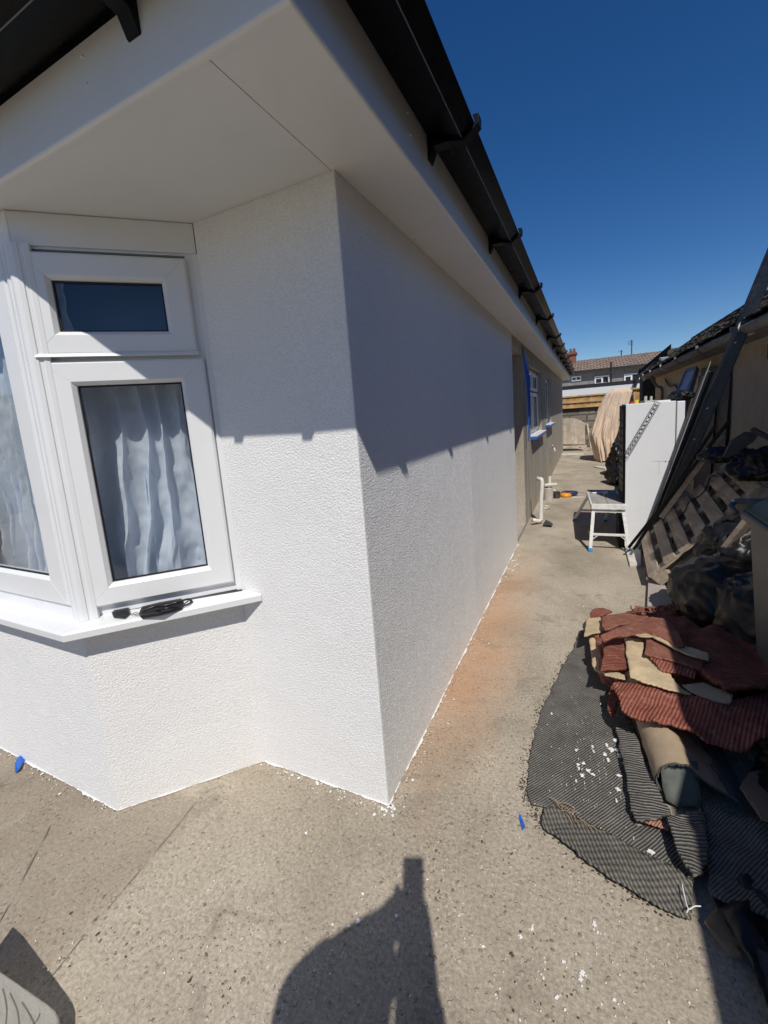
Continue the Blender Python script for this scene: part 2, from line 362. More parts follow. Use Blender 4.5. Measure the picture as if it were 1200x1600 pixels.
# ------------------------------------------------------------ object helpers
ORG = {}
def tag(o, label=None, cat=None, group=None, kind=None):
    if label: o['label'] = label
    if cat: o['category'] = cat
    if group: o['group'] = group
    if kind: o['kind'] = kind
    return o
def empty(name, loc, label, cat, group=None):
    o = bpy.data.objects.new(name, None); col.objects.link(o); o.location = loc; o.empty_display_size = .1
    ORG[o.name] = Vector(loc); return tag(o, label, cat, group)

class MB:
    def __init__(s): s.v = []; s.f = []
    def add(s, vs, fs):
        k = len(s.v); s.v += [Vector(v) for v in vs]; s.f += [tuple(i+k for i in f) for f in fs]; return s
    def box(s, a, b):
        x0, y0, z0 = (min(a[i], b[i]) for i in range(3)); x1, y1, z1 = (max(a[i], b[i]) for i in range(3))
        return s.add([(x0,y0,z0),(x1,y0,z0),(x1,y1,z0),(x0,y1,z0),(x0,y0,z1),(x1,y0,z1),(x1,y1,z1),(x0,y1,z1)],
                     [(3,2,1,0),(4,5,6,7),(0,1,5,4),(1,2,6,5),(2,3,7,6),(3,0,4,7)])
    def hexa(s, p):                      # eight corners: bottom loop then top loop
        return s.add(p, [(3,2,1,0),(4,5,6,7),(0,1,5,4),(1,2,6,5),(2,3,7,6),(3,0,4,7)])
    def obox(s, o, ax, ay, az):          # oriented box from corner o with edge vectors
        o, ax, ay, az = map(Vector, (o, ax, ay, az))
        p = [o, o+ax, o+ax+ay, o+ay]; return s.hexa(p+[q+az for q in p])
    def bar(s, a, b, w, h, up=(0,0,1)):
        a, b = Vector(a), Vector(b); d = (b-a).normalized(); up = Vector(up)
        if abs(d.dot(up)) > .98: up = Vector((1,0,0))
        x = d.cross(up).normalized(); y = x.cross(d).normalized()
        q = [-x*w/2-y*h/2, x*w/2-y*h/2, x*w/2+y*h/2, -x*w/2+y*h/2]
        return s.hexa([a+i for i in q]+[b+i for i in q])
    def prism(s, pts, z0, z1):
        n = len(pts); v = [(p[0], p[1], z0) for p in pts]+[(p[0], p[1], z1) for p in pts]
        return s.add(v, [tuple(range(n))[::-1], tuple(range(n, 2*n))]+[(i, (i+1)%n, n+(i+1)%n, n+i) for i in range(n)])
    def sweep(s, prof, path):            # closed profile list of offsets per path point: list of loops
        k = len(prof[0]); vs = [p for lp in prof for p in lp]; fs = []
        for i in range(len(prof)-1):
            for j in range(k): fs.append((i*k+j, i*k+(j+1)%k, (i+1)*k+(j+1)%k, (i+1)*k+j))
        fs.append(tuple(range(k))[::-1]); fs.append(tuple((len(prof)-1)*k+j for j in range(k)))
        return s.add(vs, fs)
    def tube(s, pts, r, k=10, cap=True):
        pts = [Vector(p) for p in pts]; n = len(pts); lo = []
        ref = None
        for i, p in enumerate(pts):
            d = (pts[min(i+1, n-1)]-pts[max(i-1, 0)]).normalized()
            if ref is None:
                ref = Vector((0,0,1)) if abs(d.z) < .9 else Vector((1,0,0))
            x = d.cross(ref).normalized(); y = x.cross(d).normalized(); ref = y
            rr = r[i] if isinstance(r, (list, tuple)) else r
            lo.append([p+x*rr*math.cos(2*math.pi*j/k)+y*rr*math.sin(2*math.pi*j/k) for j in range(k)])
        return s.sweep(lo, None)
    def lathe(s, c, prof, k=24):
        c = Vector(c); lo = [[c+Vector((r*math.cos(2*math.pi*j/k), r*math.sin(2*math.pi*j/k), z)) for j in range(k)] for r, z in prof]
        return s.sweep(lo, None)
    def build(s, name, mat, parent=None, bevel=0, smooth=False, org=None, solid=0, sub=0):
        o3 = ORG[parent.name] if parent else Vector(org if org is not None else (0,0,0))
        me = bpy.data.meshes.new(name); me.from_pydata([tuple(v-o3) for v in s.v], [], s.f)
        bm = bmesh.new(); bm.from_mesh(me)
        if not solid: bmesh.ops.recalc_face_normals(bm, faces=bm.faces)
        bm.to_mesh(me); bm.free()
        me.materials.append(MT[mat] if isinstance(mat, str) else mat)
        o = bpy.data.objects.new(name, me); col.objects.link(o)
        if parent: o.parent = parent
        else: o.location = o3
        ORG[o.name] = o3 if not parent else o3
        if parent and parent.type != 'EMPTY': ORG[o.name] = ORG[parent.name]
        if smooth:
            for p in me.polygons: p.use_smooth = True
        if solid:
            md = o.modifiers.new('thickness', 'SOLIDIFY'); md.thickness = solid; md.offset = -1
        if bevel:
            md = o.modifiers.new('bevel', 'BEVEL'); md.width = bevel; md.segments = 2; md.limit_method = 'ANGLE'; md.angle_limit = R(35)
            md.harden_normals = False
        if sub:
            md = o.modifiers.new('sub', 'SUBSURF'); md.levels = sub; md.render_levels = sub
        return o
def bez(pts, n=8):                        # smooth path through points
    pts = [Vector(p) for p in pts]; out = []
    for i in range(len(pts)-1):
        p0 = pts[max(i-1, 0)]; p1 = pts[i]; p2 = pts[i+1]; p3 = pts[min(i+2, len(pts)-1)]
        for k in range(n):
            t = k/n; out.append(.5*((2*p1)+(p2-p0)*t+(2*p0-5*p1+4*p2-p3)*t*t+(3*p1-p0-3*p2+p3)*t**3))
    out.append(pts[-1]); return out

# ------------------------------------------------------------ the setting: ground
g = MB(); g.add([(-60,-40,0),(60,-40,0),(60,90,0),(-60,90,0)], [(0,1,2,3)])
tag(g.build('ground', 'concrete'), kind='structure')
def joint(pts, wmm, name='ground_joint'):
    m = MB(); out = []
    P = [Vector(p) for p in pts]; fine = []
    for a, b in zip(P, P[1:]):
        k = max(2, int((b-a).length/.02))
        for i in range(k): fine.append(a.lerp(b, i/k))
    fine.append(P[-1]); vs = []
    for i, p in enumerate(fine):
        d = (fine[min(i+1, len(fine)-1)]-fine[max(i-1, 0)]).normalized(); nn = Vector((-d.y, d.x, 0))
        o = noise.noise(p*9)*.006; wd = wmm*.5*max(.08, .35+noise.noise(p*17)*1.3)
        vs += [p+nn*(o+wd)+Vector((0,0,.0035)), p+nn*(o-wd)+Vector((0,0,.0035))]
    m.add(vs, [(2*i, 2*i+1, 2*i+3, 2*i+2) for i in range(len(fine)-1)])
    return tag(m.build(name, 'grout'), kind='structure')
joint([AZ(320,1240), AZ(30,1585)], .0035)
joint([AZ(80,1290), AZ(-20,1480)], .007)
joint([AZ(-30,1235), AZ(60,1215)], .004)
joint([AZ(868,742), AZ(965,740)], .012)
joint([AZ(880,722), AZ(960,724)], .010)

# ------------------------------------------------------------ the bungalow
ZS = 2.28; ZB_ = .827
CX, CY = -.712, 1.25                     # main corner
IX, IY = -1.334, 1.243                   # inner corner where bay meets the wall
BX, BY = -1.738, .825                    # bay corner
BX2 = -3.75; IX2 = BX2-.404; WX = -7.4; YE = 14.6; D0, D1 = 4.66, 5.42
house = empty('bungalow', (CX, CY, 0), 'white rendered bungalow with a bay window, white soffit and black gutters', 'house')
wl = MB()
wl.prism([(IX-.25, IY+.25), (IX, IY), (CX, CY), (CX, D0), (CX-.34, D0), (CX-.34, CY+.3), (IX-.15, CY+.3)], -.05, ZS)
wl.build('rendered_wall', 'stucco', house)
wl = MB()
wl.prism([(IX, IY), (BX, BY), (BX2, BY), (IX2, IY), (IX2, IY+.02), (WX, IY+.02), (WX, IY+.3), (IX2-.02, IY+.3), (IX2+.02, IY+.25), (BX2+.1, BY+.25), (BX-.1, BY+.25), (IX-.25, IY+.249)], -.05, .787)
wl.box((WX, IY+.021, .787), (IX2, IY+.299, ZS))
wl.build('bay_wall', 'stucco', house)
# the pebbly relief of the masonry coating as real geometry
import numpy as np
def relief(nu, nv, cell, seed):
    rg = np.random.default_rng(seed); f = np.fft.rfft2(rg.standard_normal((nv, nu)))
    ky = np.fft.fftfreq(nv, cell)[:, None]; kx = np.fft.rfftfreq(nu, cell)[None, :]; k = np.sqrt(kx*kx+ky*ky)
    w = np.exp(-((k-100)/48)**2)+.35*np.exp(-((k-40)/25)**2)
    h = np.fft.irfft2(f*w, s=(nv, nu)); h /= h.std(); return np.tanh(h*.9)
def coat(patches):
    cell = .0026; V = []; F = []; off = 0
    for i, (a, b, z0, z1, nrm, far) in enumerate(patches):
        a, b = np.array(a), np.array(b); L = np.linalg.norm(b-a); nu, nv = int(L/cell)+1, int((z1-z0)/cell)+1
        h = relief(nu, nv, cell, 5+i)*.00092
        cols = np.arange(nu)
        if far: cols = np.concatenate([cols[:int(far/cell)], cols[int(far/cell)::2]])
        u = cols/(nu-1); v = np.arange(nv)/(nv-1)
        d = np.minimum.reduce([np.broadcast_to(u*L, (nv, len(u))), np.broadcast_to((1-u)*L, (nv, len(u))), np.broadcast_to((v*(z1-z0))[:, None], (nv, len(u))), np.broadcast_to(((1-v)*(z1-z0))[:, None], (nv, len(u)))])
        hh = .0004+np.clip(d/.005, 0, 1)*(.0015+h[:, cols])
        P = np.zeros((nv, len(u), 3)); P[..., 0] = a[0]+(b[0]-a[0])*u[None, :]+nrm[0]*hh; P[..., 1] = a[1]+(b[1]-a[1])*u[None, :]+nrm[1]*hh; P[..., 2] = (z0+(z1-z0)*v)[:, None]
        n, m_ = nv, len(u); ix = np.arange(n*m_).reshape(n, m_)+off
        V.append(P.reshape(-1, 3)); F.append(np.stack([ix[:-1, :-1], ix[:-1, 1:], ix[1:, 1:], ix[1:, :-1]], -1).reshape(-1, 4)); off += n*m_
    V = np.concatenate(V)-np.array(ORG[house.name]); F = np.concatenate(F)
    me = bpy.data.meshes.new('textured_coating'); me.vertices.add(len(V)); me.vertices.foreach_set('co', V.astype(np.float32).ravel())
    me.loops.add(F.size); me.loops.foreach_set('vertex_index', F.astype(np.int32).ravel()); me.polygons.add(len(F))
    me.polygons.foreach_set('loop_start', np.arange(0, F.size, 4, dtype=np.int32)); me.update(calc_edges=True); me.validate()
    me.shade_smooth(); me.materials.append(MT['stucco']); o = bpy.data.objects.new('textured_coating', me); col.objects.link(o); o.parent = house
q2 = 1/math.sqrt(2)
coat([((CX, CY), (CX, D0), 0.0, ZS-.001, (1, 0), 1.5), ((IX, IY+.0), (CX, CY), 0.0, ZS-.001, (.011, -1), 0), ((BX, BY), (IX, IY), 0.0, ZB_-.04, (q2, -q2), 0), ((BX-1.15, BY), (BX, BY), 0.0, ZB_-.04, (0, -1), 0)])
# bare cement render beyond the doorway, windows cut out as openings
W1 = (6.15, 7.75, 1.07, 2.08); W2 = (8.55, 9.9, 1.12, 2.08); XC = CX-.006
wl = MB()
def wallrun(m, y0, y1, holes):
    ys = y0
    for (a, b, z0, z1) in holes:
        m.box((XC-.28, ys, -.05), (XC, a, ZS)); m.box((XC-.28, a, -.05), (XC, b, z0)); m.box((XC-.28, a, z1), (XC, b, ZS)); ys = b
    m.box((XC-.28, ys, -.05), (XC, y1, ZS))
wallrun(wl, D1, YE, [W1, W2])
wl.box((WX, YE-.28, -.05), (XC-.281, YE, ZS))
wl.build('cement_wall', 'cement', house)
m = MB(); m.box((WX-.28, IY+.02, -.05), (WX-.001, YE, ZS)); m.build('far_wall', 'cement', house)
m = MB(); m.box((CX-.34, D0+.001, -.03), (XC, D1-.001, .045)); m.build('threshold', 'slab', house, bevel=.004)
m = MB(); m.box((CX-.33, D0+.002, .046), (CX-.30, D1-.002, ZS)); m.box((CX-.30, D0+.002, 2.14), (XC, D1-.002, ZS)); m.build('boarded_doorway', 'ply', house)
# interior
m = MB(); m.box((WX, 3.6, 0), (CX-.35, 3.7, ZS)); m.box((WX, IY+.31, -.02), (CX-.35, 3.6, .02)); m.prism([(BX-.1, BY+.26), (BX2+.1, BY+.26), (IX2+.05, IY+.31), (IX-.3, IY+.31)], -.02, .02)
m.build('room_lining', 'room', house)
m = MB(); m.box((-1.6, 5.5, 0), (-1.55, 12, ZS)); m.build('inner_wall', 'room', house)

# soffit boards with the open butt joint running out from the corner
FX, FY = -.486, .746
m = MB(); JX = -.722
m.box((JX+.0012, FY+.002, ZS), (FX-.002, YE+.2, ZS+.012))
m.box((WX-.4, FY+.002, ZS), (JX-.0012, FY+.035, ZS+.012)) if False else None
m.box((WX-.4, FY+.002, ZS), (JX-.0012, 1.7, ZS+.012))
m.build('soffit', 'soffit', house)
m = MB(); m.box((WX, 1.701, ZS+.001), (JX-.0012, YE, ZS+.012)); m.build('ceiling', 'room', house)
def fascia_prof(u):                        # u outward; returns list of (u,z)
    z0 = ZS-.012
    return [(-.018, z0), (-.008, z0), (-.0045, z0+.0008), (-.0018, z0+.003), (-.0004, z0+.006), (0, z0+.010), (0, z0+.17), (-.018, z0+.17)]
m = MB(); pr = fascia_prof(0)
m.sweep([[(WX-.4, FY-u, z) for u, z in pr], [(FX+u, FY-u, z) for u, z in pr], [(FX+u, YE+.2, z) for u, z in pr]], None)
m.build('fascia', 'soffit', house)
for px, py in ((128, 88), (135, 131)):
    m = MB(); p = AY(px, py, FY-.0015); m.lathe(p, [(.0005, -.003), (.003, -.002), (.003, .002), (.0005, .003)], 8); m.build('fascia_pin', 'upvc', house)
for px, py in ((637, 176), (641, 211), (721, 335)):
    m = MB(); p = AX(px, py, FX+.0015); m.lathe(p, [(.0005, -.003), (.003, -.002), (.003, .002), (.0005, .003)], 8); m.build('fascia_pin', 'upvc', house)
for px, py in ((472, 40), (648, 375), (735, 451)):
    m = MB(); p = AZ(px, py, ZS-.001); m.lathe(p, [(.0005, -.001), (.0035, -.0005), (.003, .001)], 8); m.build('soffit_pin', 'steel', house)
# gutter: open trough with a leaning front face
SIDE = dict(b0=2.432, b1=2.386, gx=.118, gt=.161, gz=2.418)      # back-bottom z, front-bottom z, bottom width, rim reach, rim z
FRNT = dict(b0=2.449, b1=2.424, gx=.116, gt=.200, gz=2.462)
def trough(k):
    t = .003; b0, b1, gx, gt, gz = k['b0'], k['b1'], k['gx'], k['gt'], k['gz']
    return [(.001, gz+.03), (.001, b0), (gx, b1), (gt, gz), (gt-.008, gz+.001), (gt-.008, gz-.004), (gx-.004, b1+t), (.001+t, b0+t), (.001+t, gz+.03)]
m = MB(); pf, ps = trough(FRNT), trough(SIDE)
m.sweep([[(WX-.4, FY-u, z) for u, z in pf], [(-.60, FY-u, z) for u, z in pf], [(FX+u, FY-u, z) for u, z in ps], [(FX+u, YE+.2, z) for u, z in ps]], None)
gut = m.build('gutter', 'gutter', house)
m = MB()                                   # bead along the bottom front arris
def bead(a, b): m.tube([a, b], .0016, 6)
bead((WX-.4, FY-FRNT['gx']-.001, FRNT['b1']-.0005), (-.60, FY-FRNT['gx']-.001, FRNT['b1']-.0005)); bead((FX+SIDE['gx']+.001, FY-SIDE['gx'], SIDE['b1']-.0005), (FX+SIDE['gx']+.001, YE+.2, SIDE['b1']-.0005))
m.build('gutter_bead', mat_plain('gutter_bead_plastic', (.12, .12, .125), .3), gut)
def bracket(pos, side):
    m = MB(); wd = .042; k = SIDE if side else FRNT; b0, b1, gx, gt, gz = k['b0'], k['b1'], k['gx'], k['gt'], k['gz']
    prof = [(0, b0-.078), (.006, b0-.076), (.022, b0-.040), (gx*.6, (b0+b1)/2-.018), (gx+.004, b1-.010), (gt+.014, gz-.006), (gt+.016, gz+.022), (gt-.004, gz+.024), (gt+.002, gz+.0), (gx+.0015, b1-.0015), (.004, b0-.0015), (0, b0+.01)]
    lp = []
    for t in (-wd/2, wd/2):
        lp.append([(FX+u, pos+t, z) if side else (pos+t, FY-u, z) for u, z in prof])
    m.sweep(lp, None); return m.build('gutter_bracket', 'bracket', gut, bevel=.0015)
for y in (.83, 1.52, 2.50, 3.62, 4.85, 6.2, 7.2, 8.2, 9.2, 10.2, 11.2, 12.2, 13.2, 14.2): bracket(y, True)
for x in (-.57, -.90, -1.75, -2.6, -3.5, -4.4): bracket(x, False)
# roof
m = MB(); e0, e1, f0, f1 = WX-.45, FX+.05, FY-.05, YE+.25; hw = (e1-e0)/2; rz = 2.47+hw*math.tan(R(30))
v = [(e0,f0,2.46),(e1,f0,2.46),(e1,f1,2.46),(e0,f1,2.46),((e0+e1)/2,f0+hw,rz),((e0+e1)/2,f1-hw,rz)]
m.add(v, [(0,1,4),(1,2,5,4),(2,3,5),(3,0,4,5),(0,3,2,1)]); m.build('roof', 'rooftile', house)
# eaves tiles seen over the gutter far along the wall: scalloped course
for k in range(44):
    pass
m = MB()
for k in range(58):
    y = .95+k*.235
    m.box((FX-.06, y, 2.462), (FX+.085, y+.225, 2.476+.004*(k % 2)))
m.build('eaves_course', 'rooftile', house, bevel=.003)

# paint line dribbled at the foot of the wall
def dribble(a, b, wd):
    a, b = Vector(a), Vector(b); L = (b-a).length; d = (b-a)/L; nn = Vector((d.y, -d.x, 0))
    m = MB(); k = int(L/.006); vs = []
    for i in range(k+1):
        p = a+d*(L*i/k); q = noise.noise(p*9)*.5+noise.noise(p*40)*.35+noise.noise(p*130)*.25
        ww = max(.0006, wd*(.45+q))
        vs += [p-nn*.006+Vector((0,0,.0042)), p+nn*ww+Vector((0,0,.0042))]
    m.add(vs, [(2*i, 2*i+1, 2*i+3, 2*i+2) for i in range(k)]); return m
sp = dribble((CX, 1.25, 0), (CX, D0, 0), .016); s2 = dribble((IX, IY, 0), (CX, CY, 0), .013); s3 = dribble((BX, BY, 0), (IX, IY, 0), .010); s4 = dribble((BX2, BY, 0), (BX, BY, 0), .013)
for q in (s2, s3, s4): sp.add(q.v, q.f)
def blob(m, c, r, z=.0045, k=9, h=.002, el=1.0):
    a0 = random.random()*6.28; c = Vector(c); vs = []; top = []
    for i in range(k):
        a = a0+6.283*i/k; rr = r*(.35+.9*random.random())
        dx, dy = rr*math.cos(a)*el, rr*math.sin(a)
        vs.append((c.x+dx, c.y+dy, z)); top.append((c.x+dx*.7, c.y+dy*.7, z+h))
    m.add(vs+top, [tuple(range(k, 2*k))]+[(i, (i+1)%k, k+(i+1)%k, k+i) for i in range(k)])
for k in range(420):
    t = random.random()
    if k < 250: c = (CX+.004+abs(random.gauss(0, .035)), 1.25+t*3.5)
    elif k < 330: c = (IX+(CX-IX)*t, IY-.004-abs(random.gauss(0, .025)))
    else: c = (BX2+(BX-BX2)*t, BY-.004-abs(random.gauss(0, .025)))
    blob(sp, (c[0], c[1], 0), random.uniform(.001, .0045) if k % 12 else random.uniform(.005, .009), k=7, h=.0015)
for i in range(14): blob(sp, (CX+.012+random.gauss(0, .012), 1.23+random.gauss(0, .012), 0), random.uniform(.004, .012))
for i in range(26): blob(sp, (CX+.04+random.gauss(0, .03), 4.0+random.gauss(0, .22), 0), random.uniform(.003, .012))
tag(sp.build('paint_drips', 'flake'), 'ragged line of white masonry paint dripped along the foot of the rendered wall', 'paint', kind='stuff')
fl = MB()
for px, py, r in ((388,1419,.008),(407,1352,.005),(414,1350,.004),(478,1303,.009),(567,1398,.009),(520,1446,.007),(909,1252,.004),(832,1452,.013),(814,1466,.011),(929,1446,.012),(934,1458,.008),(910,1522,.012),(907,1530,.012),(849,1530,.010),(881,1505,.008),(905,1527,.01),(932,1492,.007),(870,1560,.009),(960,1565,.008),(845,1582,.006),(883,1580,.006),(1010,1500,.005),(1040,1510,.005),(912,948,.018),(905,946,.010),(932,965,.008),(852,980,.005),(640,1395,.006),(623,1371,.006),(668,1376,.006),(560,1440,.010),(620,1432,.010),(545,1448,.007),(755,1480,.006),(812,1310,.004),(790,1500,.004),(480,1580,.004)):
    blob(fl, AZ(px, py), r*.72, k=11, h=.0008, el=random.uniform(.35, 1.5)); blob(fl, AZ(px+random.gauss(0, 5), py+random.gauss(0, 5)), r*.3, k=7, h=.0008)
for i in range(190):
    px = random.uniform(30, 1090); py = 1600-abs(random.gauss(0, 210))
    if py < 1210: continue
    p = AZ(px, py)
    if (p.x < CX and p.y > .80) or p.y > 2.6: continue
    blob(fl, p, random.uniform(.0008, .0035), k=6, h=.001)
for i in range(120):
    p = Vector((random.uniform(-.7, .6), random.uniform(1.4, 8), 0)); blob(fl, p, random.uniform(.001, .004), k=6, h=.001)
tag(fl.build('paint_flakes', 'flake'), 'small white flakes and splashes of paint scattered over the concrete', 'paint flakes', kind='stuff')
lf = MB()
for i in range(210):
    if i < 60: p = AZ(random.uniform(770, 1000), random.uniform(1330, 1600))
    elif i < 110:
        t = random.random(); p = AZ(832+t*240+random.gauss(0, 9), 1258+t*165+random.gauss(0, 9)) if i % 2 else AZ(822+random.gauss(0, 10)+t*30, 1245-t*160)
    elif i < 160: p = AZ(random.uniform(560, 820), random.uniform(1150, 1400))
    else: p = AZ(random.uniform(20, 400), random.uniform(1420, 1600))
    blob(lf, p, random.uniform(.001, .0035) if i % 9 else random.uniform(.004, .008), k=8, h=.001, el=random.uniform(.3, 1.3))
edge_ = [(893,1018),(868,1062),(846,1108),(830,1170),(822,1232),(830,1256),(850,1292),(895,1324),(950,1368),(1005,1400),(1052,1424)]
for i in range(520):
    q = random.random()*(len(edge_)-1); a_, b_ = edge_[int(q)], edge_[int(q)+1]; t = q-int(q); p = AZ(a_[0]+(b_[0]-a_[0])*t, a_[1]+(b_[1]-a_[1])*t)
    blob(lf, p+Vector((random.gauss(-.006, .014), random.gauss(-.004, .012), 0)), random.uniform(.0012, .005), k=7, h=.0015)
for i in range(260):
    t = random.random(); p = Vector((CX+.012+abs(random.gauss(0, .02)), 1.26+t*3.3, 0)) if i % 3 else Vector((IX+(CX-IX)*t, IY-.014-abs(random.gauss(0, .02)), 0)) if i % 2 else Vector((BX-t, BY-.014-abs(random.gauss(0, .02)), 0))
    blob(lf, p, random.uniform(.0008, .003), k=6, h=.001)
tag(lf.build('dark_debris', 'leaf'), 'dark crumbs, leaf bits and wet spots scattered on the concrete by the ribbed mat', 'debris', kind='stuff')

# ------------------------------------------------------------ windows of the bungalow
def ring(m, P, a0, a1, b0, b1, w, d0, d1, chamf=0.0, w2=None):
    """four mitred members; P(s, z, d) gives a point; outer rect a0..a1 x b0..b1, member width w"""
    wb, wt = (w2 if w2 else (w, w))
    O = [(a0, b0), (a1, b0), (a1, b1), (a0, b1)]; I = [(a0+w, b0+wb), (a1-w, b0+wb), (a1-w, b1-wt), (a0+w, b1-wt)]
    c = chamf
    I1 = [(a0+w-c, b0+wb-c), (a1-w+c, b0+wb-c), (a1-w+c, b1-wt+c), (a0+w-c, b1-wt+c)]
    for i in range(4):
        j = (i+1) % 4
        vs = [P(*O[i], d0), P(*O[j], d0), P(*I[j], d0), P(*I[i], d0), P(*O[i], d1), P(*O[j], d1), P(*I1[j], d1), P(*I1[i], d1), P(*I[j], d1-c*.9), P(*I[i], d1-c*.9)]
        m.add(vs, [(3,2,1,0), (4,5,6,7), (7,6,8,9), (0,1,5,4), (9,8,2,3), (1,2,8,6,5), (0,4,7,9,3)])
def glass_part(P, a0, a1, b0, b1, d, sash):
    m = MB(); ring(m, P, a0-.001, a1+.001, b0-.001, b1+.001, .0075, d+.001, d+.006); m.build('gasket', 'gasket', sash)
    m = MB(); m.add([P(a0, b0, d), P(a1, b0, d), P(a1, b1, d), P(a0, b1, d), P(a0, b0, d-.004), P(a1, b0, d-.004), P(a1, b1, d-.004), P(a0, b1, d-.004)], [(0,1,2,3)])
    m.build('pane', 'glass', sash)
def sash_unit(P, a0, a1, b0, b1, g0, g1, h0, h1, win, d=.0, out=.022):
    m = MB(); 
    # custom widths: outer a0..a1/b0..b1, glass g0..g1/h0..h1
    O = [(a0, b0), (a1, b0), (a1, b1), (a0, b1)]; I = [(g0, h0), (g1, h0), (g1, h1), (g0, h1)]; c = .013
    I1 = [(g0-c, h0-c), (g1+c, h0-c), (g1+c, h1+c), (g0-c, h1+c)]; O1 = [(a0+.008, b0+.008), (a1-.008, b0+.008), (a1-.008, b1-.008), (a0+.008, b1-.008)]
    for i in range(4):
        j = (i+1) % 4
        vs = [P(*O[i], d-.03), P(*O[j], d-.03), P(*I[j], d-.03), P(*I[i], d-.03), P(*O[i], d+out-.007), P(*O[j], d+out-.007), P(*O1[i], d+out), P(*O1[j], d+out), P(*I1[j], d+out), P(*I1[i], d+out), P(*I[j], d+out-.014), P(*I[i], d+out-.014)]
        m.add(vs, [(3,2,1,0), (0,1,5,4), (4,5,7,6), (6,7,8,9), (9,8,10,11), (11,10,2,3), (1,2,10,8,7,5), (0,4,6,9,11,3)])
    s = m.build('sash', 'upvc', win, bevel=.0012)
    glass_part(P, g0, g1, h0, h1, d-.008, s); return s
r2 = 1/math.sqrt(2)
ZB, ZT = .827, ZS-.001
def Pd(s, z, d): return Vector((IX-s*r2+(d-.012)*r2, IY-s*r2-(d-.012)*r2, z))   # angled light, s from the inner corner
def Pf(s, z, d): return Vector((BX-s, BY+.012-d, z))                                # front light, s from the bay corner
LD = math.hypot(IX-BX, IY-BY)
win = empty('x', (0,0,0), None, None); bpy.data.objects.remove(win)
m = MB(); ring(m, Pd, .004, LD-.004, ZB, ZT, .042, -.06, .0, w2=(.04, .115)); 
m.add([], []); 
o0, o1 = .046, LD-.046
m.hexa([Pd(.044, 1.786, -.055), Pd(LD-.044, 1.786, -.055), Pd(LD-.044, 1.786, -.001), Pd(.044, 1.786, -.001), Pd(.044, 1.81, -.055), Pd(LD-.044, 1.81, -.055), Pd(LD-.044, 1.81, -.001), Pd(.044, 1.81, -.001)])
wd = m.build('angled_window', 'upvc', house, bevel=.002)
sash_unit(Pd, .026, .556, .866, 1.786, .118, .462, .952, 1.700, wd)
sash_unit(Pd, .044, .560, 1.806, 2.150, .136, .483, 1.888, 2.062, wd)
m = MB()                                    # drip bar under the top light and the head trim line
m.hexa([Pd(.04, 1.799, .0), Pd(.563, 1.799, .0), Pd(.563, 1.799, .034), Pd(.04, 1.799, .034), Pd(.04, 1.804, .0), Pd(.563, 1.804, .0), Pd(.563, 1.812, .024), Pd(.04, 1.812, .024)])
m.hexa([Pd(.003, 2.172, .0), Pd(LD, 2.172, .0), Pd(LD, 2.172, .008), Pd(.003, 2.172, .008), Pd(.003, ZT-.001, .0), Pd(LD, ZT-.001, .0), Pd(LD, ZT-.001, .008), Pd(.003, ZT-.001, .008)])
m.hexa([Pd(-.004, ZB, -.0), Pd(.018, ZB, -.0), Pd(.018, ZB, .012), Pd(-.004, ZB, .012), Pd(-.004, 2.17, 0), Pd(.018, 2.17, 0), Pd(.018, 2.17, .012), Pd(-.004, 2.17, .012)])
m.build('window_trim', 'upvc', wd, bevel=.0015)
FW = BX-BX2
m = MB(); ring(m, Pf, .004, FW-.004, ZB, ZT, .055, -.06, .0, w2=(.055, .115)); 
for s in (.9, 1.15): m.hexa([Pf(s-.03, ZB+.05, -.055), Pf(s+.03, ZB+.05, -.055), Pf(s+.03, ZB+.05, -.001), Pf(s-.03, ZB+.05, -.001), Pf(s-.03, 2.17, -.055), Pf(s+.03, 2.17, -.055), Pf(s+.03, 2.17, -.001), Pf(s-.03, 2.17, -.001)]) if s < 1 else None
wf = m.build('front_window', 'upvc', house, bevel=.002)
for a, b in ((.06, .872), (.928, FW-.06)):
    sash_unit(Pf, a, b, ZB+.05, 2.165, a+.112, b-.112, .985, 2.06, wf, out=.012)
# the other angled side of the bay (out of the photograph)
def Pe(s, z, d): return Vector((IX2+s*r2-(d-.012)*r2, IY-s*r2-(d-.012)*r2, z))
m = MB(); ring(m, Pe, .004, LD-.004, ZB, ZT, .042, -.06, .0, w2=(.04, .115)); wg = m.build('angled_window', 'upvc', house, bevel=.002)
sash_unit(Pe, .026, .556, .866, 2.15, .118, .462, .952, 2.06, wg)
# corner post: fluted cover between the two lights
def post(bx, sg):
    m = MB(); c = Vector((bx, BY+.012, 0)); pts = []
    prof = []
    for k, (t, d) in enumerate([(-.052, .0), (-.050, .010), (-.034, .012), (-.032, .009), (-.020, .009), (-.018, .013), (-.004, .014)]): prof.append((t, d))
    def P2(t, d):
        # follow the two faces: t<0 on the front face, t>0 on the angled face
        if t <= 0: base = Vector((bx+t*sg*1.0, BY+.012-d, 0)); return base
        return Vector((bx+sg*(t*r2+d*r2), BY+.012+t*r2-d*r2, 0))
    L = [P2(t, d) for t, d in prof]+[P2(-t, d) for t, d in prof[::-1]]
    L += [Vector((bx+sg*.02, BY+.06, 0)), Vector((bx-sg*.03, BY+.05, 0))]
    m.prism([(p.x, p.y) for p in L], ZB, 2.172)
    return m.build('corner_post', 'upvc', house, bevel=.001)
post(BX, 1); post(BX2, -1)
